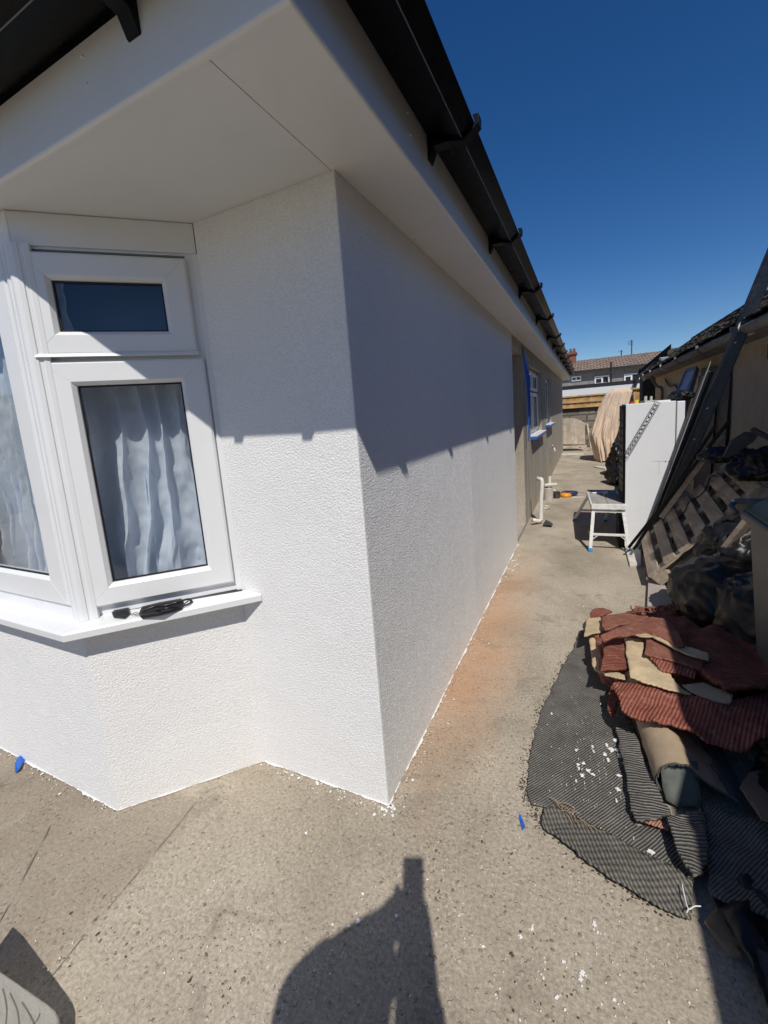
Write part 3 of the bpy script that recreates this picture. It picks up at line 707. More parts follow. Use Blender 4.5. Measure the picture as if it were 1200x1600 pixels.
# sill
dS = .082; tS = math.tan(R(22.5))*dS
def sill_loop(z, dd):
    t = math.tan(R(22.5))*dd
    return [(IX+.052+.053+dd*r2-.08*r2, IY+.053-dd*r2+.02-.0, z)]
m = MB()
def so_pt(dd, z):    # outer line of sill at offset dd
    t = math.tan(R(22.5))*dd
    a = Vector((IX+.075*r2+dd*r2, min(IY-.002, IY+.075*r2-dd*r2), z)); b = Vector((BX+t, BY-dd, z)); c = Vector((BX2-t, BY-dd, z)); d = Vector((IX2-.075*r2-dd*r2, min(IY-.002, IY+.075*r2-dd*r2), z))
    return [a, b, c, d]
prof = [(dS, ZB-.036), (dS+.001, ZB-.010), (dS-.006, ZB-.004), (-.03, ZB+.001), (-.03, ZB-.008), (.0, ZB-.012), (dS-.012, ZB-.018), (dS-.012, ZB-.036)]
loops = [[so_pt(dd, z)[k] for dd, z in prof] for k in range(4)]
m.sweep(loops, None)
sill = m.build('window_sill', 'upvc', house, bevel=.0015)
# side windows in the cement wall
def side_window(W, lights, lab):
    y0, y1, z0, z1 = W
    def P(s, z, d): return Vector((XC-.07+d, y0+s, z))
    L = y1-y0; m = MB(); ring(m, P, .01, L-.01, z0+.03, z1-.01, .05, -.06, 0)
    f = m.build('side_window', 'upvc', house, bevel=.002); n = len(lights)
    for (a, b, sp) in lights:
        if sp:
            sash_unit(P, a+.045, b-.045, z0+.07, z0+.66, a+.10, b-.10, z0+.13, z0+.60, f)
            sash_unit(P, a+.045, b-.045, z0+.68, z1-.05, a+.10, b-.10, z0+.74, z1-.10, f)
        else: sash_unit(P, a+.045, b-.045, z0+.07, z1-.05, a+.10, b-.10, z0+.13, z1-.10, f, out=.008)
    m = MB(); m.box((XC-.10, y0-.03, z0-.01), (XC+.075, y1+.03, z0+.028)); m.build('window_sill', 'upvc', house, bevel=.004)
    m = MB(); m.box((XC+.0755, y0-.031, z0-.012), (XC+.0785, y1+.03, z0+.020)); m.box((XC-.0, y0-.035, z0-.012), (XC+.078, y0-.0315, z0+.029))
    t = m.build('masking_tape', 'tape', house)
side_window(W1, [(0, .78, True), (.80, 1.60, True)], 1)
side_window(W2, [(0, .66, True), (.68, 1.35, False)], 2)

# net curtains hanging in the bay
def curtain(P, a0, a1, b0, b1, d, seed, name, label):
    m = MB(); NS, NZ = 240, 90; vs = []
    for j in range(NZ+1):
        v = j/NZ; z = b1+(b0-b1)*v
        for i in range(NS+1):
            u = i/NS; s = a0+(a1-a0)*u
            sw = s+.05*v*noise.noise(Vector((s*4+seed, v*1.6, 3)))
            ph = sw*64+4.5*noise.noise(Vector((sw*7+seed, v*1.7, 0)))+1.6*v*noise.noise(Vector((sw*15, v*3, seed)))
            amp = .016+.022*v*(1+noise.noise(Vector((s*5, v*2, seed+5))))
            dd = d+amp*math.sin(ph)+.016*noise.noise(Vector((s*22, z*7, seed)))+.007*noise.noise(Vector((s*60, z*22, seed)))+.003*abs(noise.noise(Vector((s*130, z*60, seed))))+.02*v*noise.noise(Vector((s*14+v*6, z*2, seed+2)))
            ss = s+.010*math.cos(ph*1.0)*(1+v)+.03*v*noise.noise(Vector((s*9, v*2.5, seed+9)))
            vs.append(P(ss, z+.03*v*noise.noise(Vector((s*12, 1, seed))), dd))
    m.add(vs, [(j*(NS+1)+i, j*(NS+1)+i+1, (j+1)*(NS+1)+i+1, (j+1)*(NS+1)+i) for j in range(NZ) for i in range(NS)])
    o = m.build(name, 'voile', org=P((a0+a1)/2, b0, d), smooth=True)
    return tag(o, label, 'curtain')
curtain(Pd, .05, .57, .90, 1.84, -.125, 3, 'net_curtain', 'pleated white net curtain behind the angled bay window, sunlit folds')
curtain(Pd, .04, .58, .88, 1.86, -.185, 23, 'net_curtain', 'second layer of white net curtain seen through the first in the angled bay window')
curtain(Pf, .03, 1.3, .90, 2.10, -.14, 11, 'net_curtain', 'crumpled white net curtain behind the front bay window at the left edge')
m = MB(); m.hexa([Pd(.05, 1.83, -.16), Pd(.55, 1.83, -.16), Pd(.55, 1.83, -.155), Pd(.05, 1.83, -.155), Pd(.05, 2.2, -.16), Pd(.55, 2.2, -.16), Pd(.55, 2.2, -.155), Pd(.05, 2.2, -.155)])  # blue panel added to colour the top light like reflected sky
tag(m.build('sky_reflection_panel', 'sky_panel', org=Pd(.3, 1.83, -.16)), 'dark blue panel put in for the sky reflected in the small top light of the bay window', 'sky_panel')
# window board cloth heap at lower left pane
m = MB(); m.hexa([Pf(.02, ZB, -.30), Pf(FW-.02, ZB, -.30), Pf(FW-.02, ZB, -.062), Pf(.02, ZB, -.062), Pf(.02, ZB+.03, -.30), Pf(FW-.02, ZB+.03, -.30), Pf(FW-.02, ZB+.03, -.062), Pf(.02, ZB+.03, -.062)])
m.build('window_board', 'upvc', house)

# ------------------------------------------------------------ keys on the sill
def sillp(px, py, dz=0): 
    return AZ(px, py, ZB+dz)
kx = empty('car_keys', sillp(235, 952), 'black car key fob and leather key pouch lying on the white bay window sill', 'keys')
def slabpoly(pxs, z0, th, name, mat, parent, bev=.003):
    m = MB(); p = [AZ(x, y, z0) for x, y in pxs]; m.prism([(q.x, q.y) for q in p], z0, z0+th); return m.build(name, mat, parent, bevel=bev)
zk = ZB
slabpoly([(175,961),(178,966),(195,967),(203,961),(202,953),(182,954)], zk, .012, 'key_fob', 'keyplastic', kx)
slabpoly([(217,962),(220,966),(250,962),(284,952),(288,944),(284,938),(250,944),(222,951)], zk, .010, 'pouch', 'keyplastic', kx)
m = MB(); a = sillp(210, 959, .006)
m.tube([a+Vector((.016*math.cos(t*.7), .010*math.sin(t*.7), .002*math.sin(t))) for t in range(10)], .0012, 6)
m.tube([a+Vector((.012*math.cos(t*.7)+.008, .006*math.sin(t*.7), .004*math.cos(t))) for t in range(10)], .0012, 6)
m.build('key_ring', 'chrome', kx)
m = MB(); pts = bez([sillp(222, 955, .014), sillp(240, 948, .022), sillp(258, 946, .016), sillp(280, 940, .02), sillp(294, 936, .008), sillp(298, 941, .005), sillp(288, 946, .006), sillp(262, 950, .018), sillp(244, 953, .014)], 8)
m.tube(pts, .0035, 8); m.tube([p+Vector((.002, .004, -.002)) for p in pts[6:40]], .0028, 8); m.build('strap', 'keyplastic', kx, smooth=True)

# ------------------------------------------------------------ blue tape hanging at the doorway, scraps on the ground
m = MB(); vs = []
for i in range(25):
    t = i/24; z = 2.25-t*1.17; y = 5.50+.10*t+.02*math.sin(t*5)
    tw = .9*math.sin(t*3.0); wv = .032+.014*math.sin(t*4+1)
    c = Vector((XC+.012+.035*math.sin(t*3)+.02*t, y, z)); d = Vector((math.sin(tw)*.6, math.cos(tw), 0))*wv
    vs += [c-d, c+d]
m.add(vs, [(2*i, 2*i+1, 2*i+3, 2*i+2) for i in range(24)])
tag(m.build('blue_tape_strip', 'tape', org=(XC, 5.5, 1.08), smooth=True, solid=.0015), 'long strip of blue masking film hanging beside the doorway', 'tape')
def scrap(pxs, label, z=.012):
    m = MB(); p = [AZ(x, y, z*.5) for x, y in pxs]; k = len(p); vs = []
    for i, q in enumerate(p): vs.append((q.x, q.y, .006+.012*(i % 2)))
    m.add(vs, [tuple(range(k))]); tag(m.build('tape_scrap', 'tape', org=(p[0].x, p[0].y, 0), solid=.001), label, 'tape scrap', 'scraps of blue tape on the ground')
scrap([(24,1208),(30,1206),(40,1186),(37,1179),(29,1181),(24,1195)], 'crumpled scrap of blue tape against the wall foot at the left edge')
scrap([(816,1297),(821,1297),(818,1284),(813,1275),(811,1278)], 'thin sliver of blue tape on the concrete beside the ribbed mat')

# ------------------------------------------------------------ plaster block at the lower left
sv = Vector((-.342, .702, -1))
bA, bB = AZ(38, 1462)-sv*.19, AZ(117, 1568)-sv*.06
bC = AZ(93, 1600, .062); bD = AZ(86, 1680, .064)
pn = (bB-bA).cross(bD-bA).normalized()
def onb(px, py):
    rr = ray(px, py); return CAM+rr*((bA-CAM).dot(pn)/rr.dot(pn))
bC = onb(94, 1600); bE = bD+(bA-bB)*1.2; bF = bA+(bA-bB)*.25+(bD-bB)*.1
bB1 = bB.lerp(bA, .10); bB2 = bB.lerp(bC, .6)
top = [bA, bB1, bB.lerp(bB1.lerp(bB2, .5), .45), bB2, bD, bE, bF]; n_ = len(top)
m = MB(); m.add(top+[Vector((p.x, p.y, 0)) for p in top], [tuple(range(n_)), tuple(range(n_, 2*n_))[::-1]]+[(i, (i+1)%n_, n_+(i+1)%n_, n_+i) for i in range(n_)])
o = m.build('plaster_block', 'blockface', org=(bB.x, bB.y, 0), bevel=.005)
tag(o, 'pale dusty block with scored lines on top, bottom left corner', 'block')
m2 = MB()
for a, b in (((15,1552),(30,1606)), ((34,1566),(60,1625)), ((45,1606),(62,1584)), ((4,1545),(8,1606))):
    pts = bez([onb(*a), onb((a[0]+b[0])/2+4, (a[1]+b[1])/2), onb(*b)], 6); m2.tube([p+Vector((0,0,.0003)) for p in pts], .0011, 5)
m2.build('scored_line', 'grout', o)

# ------------------------------------------------------------ carpets and mats
def sheet(name, pxs, h, mat, label, cat='carpet', group=None, thick=.008, amp=.012, step=.012, jag=.003, tilt=None, fr=9, mul=1, parent=None, base=None, kind=None, drop=0):
    P = [AZ(x, y, h if not callable(h) else h(x, y)) for x, y in pxs]
    B = []
    n = len(P)
    for i in range(n):
        a, b = P[i], P[(i+1) % n]; k = max(1, int((b-a).length/(step*.6)))
        for q in range(k):
            p = a.lerp(b, q/k); d = (b-a).normalized(); nn = Vector((d.y, -d.x, 0))
            sc = min(1, 4*min(q/k, 1-q/k)+.2)
            p = p+nn*(jag*math.sin(p.x*420+p.y*390)*.7+noise.noise(p*14)*jag*2.5*sc)
            B.append(p)
    xs = [p.x for p in B]; ys = [p.y for p in B]; pts = [Vector((p.x, p.y)) for p in B]; nb = len(pts)
    def inside(x, y):
        c = False; j = nb-1
        for i in range(nb):
            if (pts[i].y > y) != (pts[j].y > y) and x < (pts[j].x-pts[i].x)*(y-pts[i].y)/(pts[j].y-pts[i].y)+pts[i].x: c = not c
            j = i
        return c
    y = min(ys)+step*.5
    while y < max(ys):
        x = min(xs)+step*.5
        while x < max(xs):
            X, Y = x+random.uniform(-.2, .2)*step, y+random.uniform(-.2, .2)*step
            if inside(X, Y): pts.append(Vector((X, Y)))
            x += step
        y += step
    vo, eo, fo, *_ = delaunay_2d_cdt(pts, [], [list(range(nb))], 1, 1e-6)
    # inverse-distance heights from the outline corners
    hs = [p.z for p in P]
    m = MB(); vs = []
    for v in vo:
        q = Vector((v.x, v.y, 0)); wsum = 0; zz = 0
        for p, hh in zip(P, hs):
            w_ = 1/((q.x-p.x)**2+(q.y-p.y)**2+1e-5); wsum += w_; zz += w_*hh
        zz /= wsum
        zz += amp*(noise.noise(Vector((v.x*fr, v.y*fr, len(label)*.37)))+.4*noise.noise(Vector((v.x*fr*3, v.y*fr*3, 5))))
        vs.append((v.x, v.y, max(.004+thick, zz)))
    m.add(vs, [tuple(f) for f in fo])
    c = sum(P, Vector())/n
    me_o = m.build(name, mat, parent, org=(c.x, c.y, 0) if not parent else None, smooth=True, solid=thick)
    if me_o.data.polygons and sum(p.normal.z for p in me_o.data.polygons) < 0: me_o.data.flip_normals()
    if not parent: tag(me_o, label, cat, group, kind)
    return me_o
GM = 'black ribbed matting offcuts on the concrete'; GC = 'offcuts of red ribbed carpet heaped by the path'
sheet('ribbed_mat', [(908,984),(893,1018),(868,1062),(846,1108),(830,1170),(822,1232),(830,1256),(862,1260),(960,1318),(1045,1362),(1080,1384),(1110,1360),(1050,1290),(995,1290),(1000,1160),(960,1060),(945,1000),(925,985)], .014, 'mat1', 'largest sheet of black ribbed matting lying flat on the concrete', 'mat', GM, .008, .008, .02)
sheet('ribbed_mat', [(852,1262),(866,1258),(960,1306),(1045,1350),(1082,1378),(1082,1404),(1078,1434),(1052,1424),(1005,1400),(950,1368),(895,1324),(850,1292),(847,1276)], .030, 'mat2', 'turned-up lower border of black matting with coarse ribs, nearest the camera', 'mat', GM, .008, .008, .014)
sheet('ribbed_mat', [(963,1135),(978,1128),(996,1150),(1012,1195),(1032,1240),(1048,1262),(1040,1276),(995,1279),(986,1262),(980,1215),(970,1175)], .055, 'mat3', 'narrow folded strip of black matting left of the beige carpet roll', 'mat', GM, .012, .014, .012)
sheet('ribbed_mat', [(1040,1276),(1066,1268),(1096,1262),(1103,1300),(1106,1345),(1098,1364),(1084,1370),(1066,1345),(1052,1310)], .075, 'mat3', 'curled torn end of black matting below the mouth of the beige roll', 'mat', GM, .014, .02, .012)
sheet('ribbed_mat', [(1100,1262),(1260,1300),(1290,1480),(1110,1400),(1104,1330)], .05, 'mat1', 'black matting lying in the shade at the right edge', 'mat', GM, .01, .02, .025)
sheet('carpet_scrap', [(994,1277),(1042,1270),(1047,1298)], .040, 'pink', 'small pink triangle of carpet poking out under the beige roll', 'carpet scrap', None, .006, .002, .01)
# bottom of the heap
sheet('carpet_piece', [(928,965),(1010,950),(1090,950),(1180,1000),(1220,1090),(1160,1150),(1075,1110),(1000,1095),(958,1068),(936,1050),(930,1010)], .07, 'redcarpet3', 'widest red carpet sheet at the bottom of the heap', 'carpet', GC, .05, .03, .022)
sheet('carpet_piece', [(930,985),(1000,965),(1100,965),(1170,1030),(1150,1080),(1050,1070),(990,1062),(942,1050)], .13, 'redcarpet2', 'middle layer of faded red carpet inside the heap', 'carpet', GC, .05, .03, .022)
sheet('carpet_piece', [(958,1064),(1000,1066),(1045,1072),(1085,1085),(1140,1095),(1215,1080),(1230,1150),(1160,1172),(1112,1158),(1079,1141),(1050,1128),(1022,1124),(995,1124),(974,1112),(966,1090)], (lambda x, y: .215 if 1000 < x < 1090 and y > 1080 else .185), 'redcarpet', 'bright red carpet flap draped over the beige roll, foot of the heap', 'carpet', GC, .012, .018, .009, jag=.004)
sheet('carpet_piece', [(957,1066),(967,1092),(962,1110),(955,1118),(949,1108),(953,1085)], .09, 'redcarpet3', 'narrow tongue of red carpet hanging at the left of the heap foot', 'carpet', GC, .010, .01, .008)
sheet('carpet_backing', [(917,966),(938,964),(943,986),(930,989),(913,994)], .15, 'backing', 'small square of beige backing at the upper left corner of the heap', 'carpet', GC, .008, .004, .01)
sheet('carpet_backing', [(922,997),(934,994),(941,1012),(938,1036),(940,1052),(930,1046),(925,1020)], .10, 'backing', 'torn vertical strip of beige backing down the left side of the heap', 'carpet', GC, .008, .008, .008, jag=.006)
sheet('carpet_piece', [(922,957),(930,950),(944,950),(956,955),(938,963),(924,966)], .14, 'redcarpet', 'rounded end of red carpet at the far left tip of the heap', 'carpet', GC, .012, .004, .008)
sheet('carpet_piece', [(940,962),(975,958),(1012,956),(1014,966),(975,976),(944,984)], .20, 'redcarpet2', 'flat faded red carpet strip along the back of the heap', 'carpet', GC, .012, .01, .01)
sheet('carpet_piece', [(941,999),(960,996),(974,998),(979,1020),(984,1043),(962,1045),(938,1049),(944,1022)], .20, 'redcarpet3', 'dark red square of carpet with broad ribs on the left of the heap', 'carpet', GC, .012, .008, .008)
sheet('carpet_backing', [(938,1047),(960,1049),(980,1056),(977,1062),(945,1055)], .17, 'backing', 'thin sliver of beige backing under the dark red square', 'carpet', GC, .006, .004, .008)
sheet('carpet_backing', [(976,996),(1004,1000),(1005,1022),(1017,1027),(1040,1048),(1064,1072),(1080,1082),(1053,1078),(1015,1067),(985,1057)], .22, 'backing', 'large L-shaped beige backing face up in the middle of the heap', 'carpet', GC, .008, .008, .010)
sheet('carpet_piece', [(1012,993),(1035,999),(1062,1013),(1100,1030),(1095,1045),(1060,1034),(1007,1021)], .25, 'redcarpet2', 'faded red carpet strip right of the L-shaped backing', 'carpet', GC, .012, .008, .008)
sheet('carpet_piece', [(1015,1026),(1060,1034),(1090,1040),(1085,1058),(1058,1050),(1033,1046)], .235, 'redcarpet', 'bright red carpet wedge resting on the L-shaped backing', 'carpet', GC, .012, .006, .008)
sheet('carpet_backing', [(985,989),(1013,984),(1040,992),(1065,1008),(1106,1020),(1108,1030),(1075,1022),(1050,1010),(1020,994),(1000,994)], .275, 'backing', 'curved beige strip of backing edging the top carpet piece', 'carpet', GC, .008, .006, .008)
sheet('carpet_piece', [(938,992),(970,979),(1013,966),(1040,966),(1056,980),(1070,1008),(1058,1010),(1034,994),(1010,986),(985,991),(943,999)], .285, 'redcarpet2', 'topmost arched piece of faded red carpet on the heap', 'carpet', GC, .012, .012, .008)
sheet('carpet_backing', [(1066,1070),(1100,1068),(1145,1085),(1140,1098),(1100,1092)], .20, 'backing', 'pointed beige backing scrap in the shaded right half of the heap', 'carpet', GC, .008, .008, .012)
sheet('carpet_piece', [(1060,985),(1130,975),(1200,1010),(1220,1070),(1130,1070),(1075,1030)], .25, 'redcarpet3', 'dark red carpet in the shade at the right of the heap', 'carpet', GC, .03, .02, .02)
# frayed twist of carpet edge on the back of the heap
fr = MB()
for i in range(26):
    t = i/25; p = AZ(990+t*68, 950+3*math.sin(t*5)+t*1, .24)
    a = random.random()*6.28; fr.tube([p+Vector((.018*math.cos(a+k*.9)*(1-.2*k), .012*math.sin(a+k*.9), .012*math.sin(k+a))) for k in range(5)], .0045, 6)
tag(fr.build('frayed_edge', 'redcarpet2', org=AZ(1020, 950, .2), smooth=True), 'frayed curly rope of carpet edging along the back of the heap', 'carpet edging')
# beige carpet roll with its grey pile inside
ra, rb = AZ(1012, 1118, .10), AZ(1070, 1222, .095)
rb0 = Vector((.335, 1.72, .0)); ra0 = Vector((.27, 2.30, .0))
c0 = AZ(1022, 1120, .085); c1 = AZ(1062, 1222, .085)
ax = (c1-c0).normalized(); sx = Vector((ax.y, -ax.x, 0)).normalized()
if sx.x < 0: sx = -sx
up = Vector((0, 0, 1)); RR = .080
def rollmesh(r, inner=False):
    vs = []; NA, NL = 44, 26; L = (c1-c0).length+.25; st = c0-ax*.25
    for i in range(NL+1):
        for j in range(NA+1):
            t = j/NA
            if t < .62:
                a = R(-150)+t/.62*R(-255+0)      # from lower right, round the left, over the top
                a = R(-60)-t/.62*R(235)
                u, v_ = r*math.cos(a), r*math.sin(a)
            else:
                k = (t-.62)/.38; a = R(-295); u0, v0 = r*math.cos(a), r*math.sin(a)
                u = u0+k*.20; v_ = v0-(r+v0)*.92*(k**.8)
            wob = .006*noise.noise(Vector((i*.3, j*.25, r)))+.004*noise.noise(Vector((i*.9, j*.7, 2)))
            end = .012*noise.noise(Vector((j*.35, 4, 0))) if i == NL else 0
            p = st+ax*(L*i/NL+end)+sx*(u+wob)+up*(v_+wob)
            vs.append(p)
    return vs, [(i*(NA+1)+j, i*(NA+1)+j+1, (i+1)*(NA+1)+j+1, (i+1)*(NA+1)+j) for i in range(NL) for j in range(NA)]
roll = empty('carpet_roll', (c1.x, c1.y, 0), 'beige backed carpet curled into a roll under the red flap, grey pile inside', 'carpet roll')
m = MB(); vs, fs = rollmesh(RR); m.add(vs, fs); m.build('backing', 'rollback', roll, smooth=True)
m = MB(); vs, fs = rollmesh(RR-.006); m.add(vs, fs); m.build('pile', 'rollpile', roll, smooth=True)
m = MB()
vs, fs = rollmesh(RR-.003); NA = 44; edge = vs[-(NA+1):]
for j in range(NA):
    for q in range(3):
        p = edge[j].lerp(edge[j+1], q/3); m.tube([p-ax*.003, p+ax*random.uniform(.004, .012)+Vector((random.uniform(-1,1), random.uniform(-1,1), random.uniform(-1,1)))*.002], .0016, 4)
m.build('fray', 'rollpile', roll)
m = MB(); t0 = c1+ax*.02-up*.02   # tongue of pile lolling out
vs = []
for i in range(9):
    for j in range(7):
        u = (j/6-.5)*.11; k = i/8
        vs.append(c1+ax*(-.05+k*.085)+sx*(u*1.15*(1-.12*k)+.004)+up*(.050-.115*k+.010*math.sin(j*1.4+i)))
m.add(vs, [(i*7+j, i*7+j+1, (i+1)*7+j+1, (i+1)*7+j) for i in range(8) for j in range(6)]); m.build('inner_fold', 'rollpile', roll, smooth=True, solid=.006)
# rubble on the mats
rb_ = MB()
for px, py, r in ((962,1157,.012),(926,1167,.009),(927,1174,.009),(948,1165,.012),(955,1172,.016),(965,1172,.012),(945,1178,.010),(950,1187,.009),(968,1180,.012),(967,1211,.012),(900,1172,.006),(965,1233,.013),(939,1100,.006),(1017,1331,.012),(1018,1341,.006),(1001,1248,.006),(963,1251,.007),(990,1310,.004),(895,1272,.004),(862,1115,.005),(912,1192,.010),(905,1200,.012),(918,1203,.014),(926,1209,.012),(908,1210,.010),(900,1220,.008),(903,1194,.009)):
    h0 = .026 if r < .012 else .03
    p = AZ(px, py, .022); blob(rb_, p, r, z=.020, k=8, h=.006 if py < 1188 or py > 1211 else .002, el=random.uniform(.6, 1.1))
for i in range(150):
    p = AZ(random.gauss(925, 40), random.gauss(1190, 55), .02)
    blob(rb_, p, random.uniform(.0008, .003), z=.022, k=6, h=.002)
tag(rb_.build('plaster_crumbs', 'flake'), 'crumbs and smears of white plaster spilt on the black ribbed matting', 'rubble', kind='stuff')
tw = MB()
for i in range(16):
    t = i/15; p = AZ(858+t*58+random.gauss(0, 4), 1246+t*44+random.gauss(0, 4), .035)
    d = Vector((.6, -.5, random.uniform(-.1, .2))).normalized(); d = (d+Vector((random.uniform(-.6,.6), random.uniform(-.6,.6), 0))).normalized()
    tw.tube(bez([p, p+d*.02+Vector((0,.004,.004)), p+d*random.uniform(.03, .05)], 4), .0011, 5)
tag(tw.build('straw_wisps', 'twig', org=AZ(880, 1262)), 'dry straw wisps caught on the fold of the black mat', 'straw', kind='stuff')
m = MB(); m.tube(bez([AZ(1066,1382,.05), AZ(1070,1402,.05), AZ(1076,1420,.05), AZ(1085,1416,.05), AZ(1095,1416,.05)], 6), .0016, 6); m.tube([AZ(1076,1420,.05), AZ(1073,1426,.05)], .0016, 6)
tag(m.build('cable_tie', 'whitepaint', org=AZ(1076, 1420)), 'thin white plastic tie at the shaded corner of the black mat', 'cable tie')

# ------------------------------------------------------------ neighbour's side
NX, NZ_ = 1.18, 1.5+.415*1.18
WXN = 1.42
nb = empty('neighbour_bungalow', (WXN, 4, 0), 'cream rendered neighbouring bungalow in shade with a mossy tiled roof', 'house')
DO0, DO1 = 6.1, 7.4
NX2, NZ2, NE, N2 = 1.0, 1.915, 2.55, 1.90
m = MB()
m.box((WXN, NE+.05, -.05), (WXN+.25, DO0, 2.03)); m.box((WXN, DO1, -.05), (WXN+.25, 11.6, 2.03)); m.box((WXN, DO0, 1.76), (WXN+.25, DO1, 2.03)); m.box((WXN+.26, 11.3, -.05), (6, 11.6, 2.03))
m.box((WXN+.26, NE+.05, -.05), (6, NE+.3, 2.03))
m.build('wall', 'neighbour', nb)
m = MB(); m.box((WXN+.14, DO0+.002, 0), (WXN+.18, DO1-.002, 1.759)); m.build('door', 'charcoal', nb)
m = MB(); m.box((NX+.03, NE+.02, NZ_-.03), (WXN, 11.7, NZ_-.01)); m.box((NX+.03, NE+.02, NZ_-.0095), (NX+.05, 11.7, NZ_+.08))
m.build('soffit', 'cast', nb)
gb = empty('neighbour_garage', (NX2+.24, 0, 0), 'low cream garage with a tiled roof, nearest building on the right of the carpets', 'garage')
m = MB(); m.box((NX2+.24, -6, -.05), (4.5, N2-.1, 1.93)); m.build('wall', 'neighbour', gb)
m = MB(); m.box((NX2+.04, -6, NZ2-.03), (NX2+.239, N2, NZ2-.01)); m.box((NX2+.03, -6, NZ2-.0095), (NX2+.05, N2, NZ2+.08)); m.build('soffit', 'cast', gb)
m = MB(); m.add([(NX2, -6, NZ2+.055), (2.8, -6, 3.1), (2.8, N2, 3.1), (NX2, N2, NZ2+.055), (4.6, -6, 1.94), (4.6, N2, 1.94)], [(0,1,2,3), (1,4,5,2), (0,4,1), (3,2,5), (0,3,5,4)]); m.build('roof', 'rooftile2', gb)
def hgutter(x, z, y0, y1, r, nb):
    m = MB(); lo = []
    for i in range(0, int((y1-y0)/.1)+1):
        y = y0+i*.1; a_ = .004*noise.noise(Vector((0, y*1.3, 0))); lp = []
        for j in range(9):
            a = math.pi+math.pi*j/8; lp.append((x+r*math.cos(a), y, z+.03+a_+r*math.sin(a)))
        for j in range(9):
            a = 2*math.pi-math.pi*j/8; lp.append((x+r*.86*math.cos(a), y, z+.03+a_+r*.86*math.sin(a)))
        lo.append(lp)
    m.sweep(lo, None); return m.build('gutter', 'cast', nb, smooth=True)
ng = hgutter(NX, NZ_, NE+.02, 11.7, .062, nb); ng2 = hgutter(NX2, NZ2, -6, N2, .055, gb)
for y in (4.6, 5.9, 7.2, 8.5, 9.8, 11):
    m = MB(); m.tube([(NX-.073*math.cos(t*math.pi/8), y, NZ_+.03-.073*math.sin(t*math.pi/8)) for t in range(9)], .007, 6); m.box((NX-.085, y-.02, NZ_+.025), (NX-.06, y+.02, NZ_+.055)); m.build('gutter_clip', 'pipe' if y > 8 else 'cast', ng)
m = MB(); m.tube([(NX, 4.45, NZ_+.025), (NX, 4.50, NZ_+.025)], .072, 16); m.build('gutter_joint', 'pipe', ng)
def tile_roof(name, x0, z0, x1, z1, y0, y1, rows, tw_, mat, parent, seed=0):
    m = MB(); rnd = random.Random(seed); L = Vector((x1-x0, 0, z1-z0)); Ln = L.normalized(); nn = Vector((-Ln.z, 0, Ln.x))
    if nn.z < 0: nn = -nn
    nt_ = int((y1-y0)/tw_)
    for r in range(rows):
        a = Vector((x0, 0, z0))+L*(r/rows); b = Vector((x0, 0, z0))+L*((r+1.15)/rows)
        for k in range(nt_):
            y = y0+(k+(.5 if r % 2 else 0))*tw_; j = rnd.uniform(-.012, .012); lift = rnd.uniform(.006, .026)
            m.obox(a+Ln*j+Vector((0, y, 0))+nn*lift, b-a-Ln*j-nn*lift, (0, tw_*rnd.uniform(.90, .97), rnd.uniform(-.004, .004)), nn*.014)
    return m.build(name, mat, parent)
RX, RZ = 2.2, 2.77
tile_roof('roof', NX-.03, NZ_+.07, RX, RZ, NE, 12.2, 9, .17, 'rooftile2', nb, 3)
m = MB(); m.add([(NX, NE, NZ_+.055), (RX, NE, RZ-.02), (RX, 12.3, RZ-.02), (NX, 12.3, NZ_+.055)], [(0,1,2,3)]);
m.add([(RX+.01, NE, RZ-.02), (4.6, NE, 1.9), (4.6, 12.3, 1.9), (RX+.01, 12.3, RZ-.02)], [(0,1,2,3)]); m.add([(NX, 12.29, NZ_+.05), (4.6, 12.29, 1.89), (RX, 12.29, RZ-.03)], [(0,1,2)]); m.add([(NX, NE+.002, NZ_+.05), (4.6, NE+.002, 1.89), (RX, NE+.002, RZ-.03)], [(0,1,2)]); m.build('roof_deck', 'fascia_dark', nb)
m = MB()
for k in range(38):
    y = NE+k*.43
    if y < 12: m.tube([(RX, y, RZ-.01), (RX, y+.43, RZ-.003)], .06, 10)
m.build('ridge_tiles', 'rooftile2', nb)
m = MB()
m.tube(bez([(NX+.02, 10.4, NZ_-.02), (NX+.06, 10.35, NZ_-.16), (NX+.12, 10.3, NZ_-.26), (WXN-.05, 10.25, NZ_-.33), (WXN-.05, 10.25, NZ_-.8), (WXN-.05, 10.25, 0)], 6), .028, 10)
m.build('downpipe', 'cast', nb, smooth=True)
m = MB(); m.tube(bez([(WXN-.03, 10, 1.85), (WXN-.03, 9.5, 1.7), (WXN-.03, 8.9, 1.68), (WXN-.03, 8.6, 1.5), (WXN-.03, 8.6, 1.1)], 8), .014, 8); m.build('cable', 'fascia_dark', nb, smooth=True)
for y_, z_ in ((4.75, 1.86),):
    m = MB(); m.box((WXN-.004, y_-.09, z_-.10), (WXN-.0005, y_+.09, z_+.03)); m.build('brick_patch', 'brick', nb)

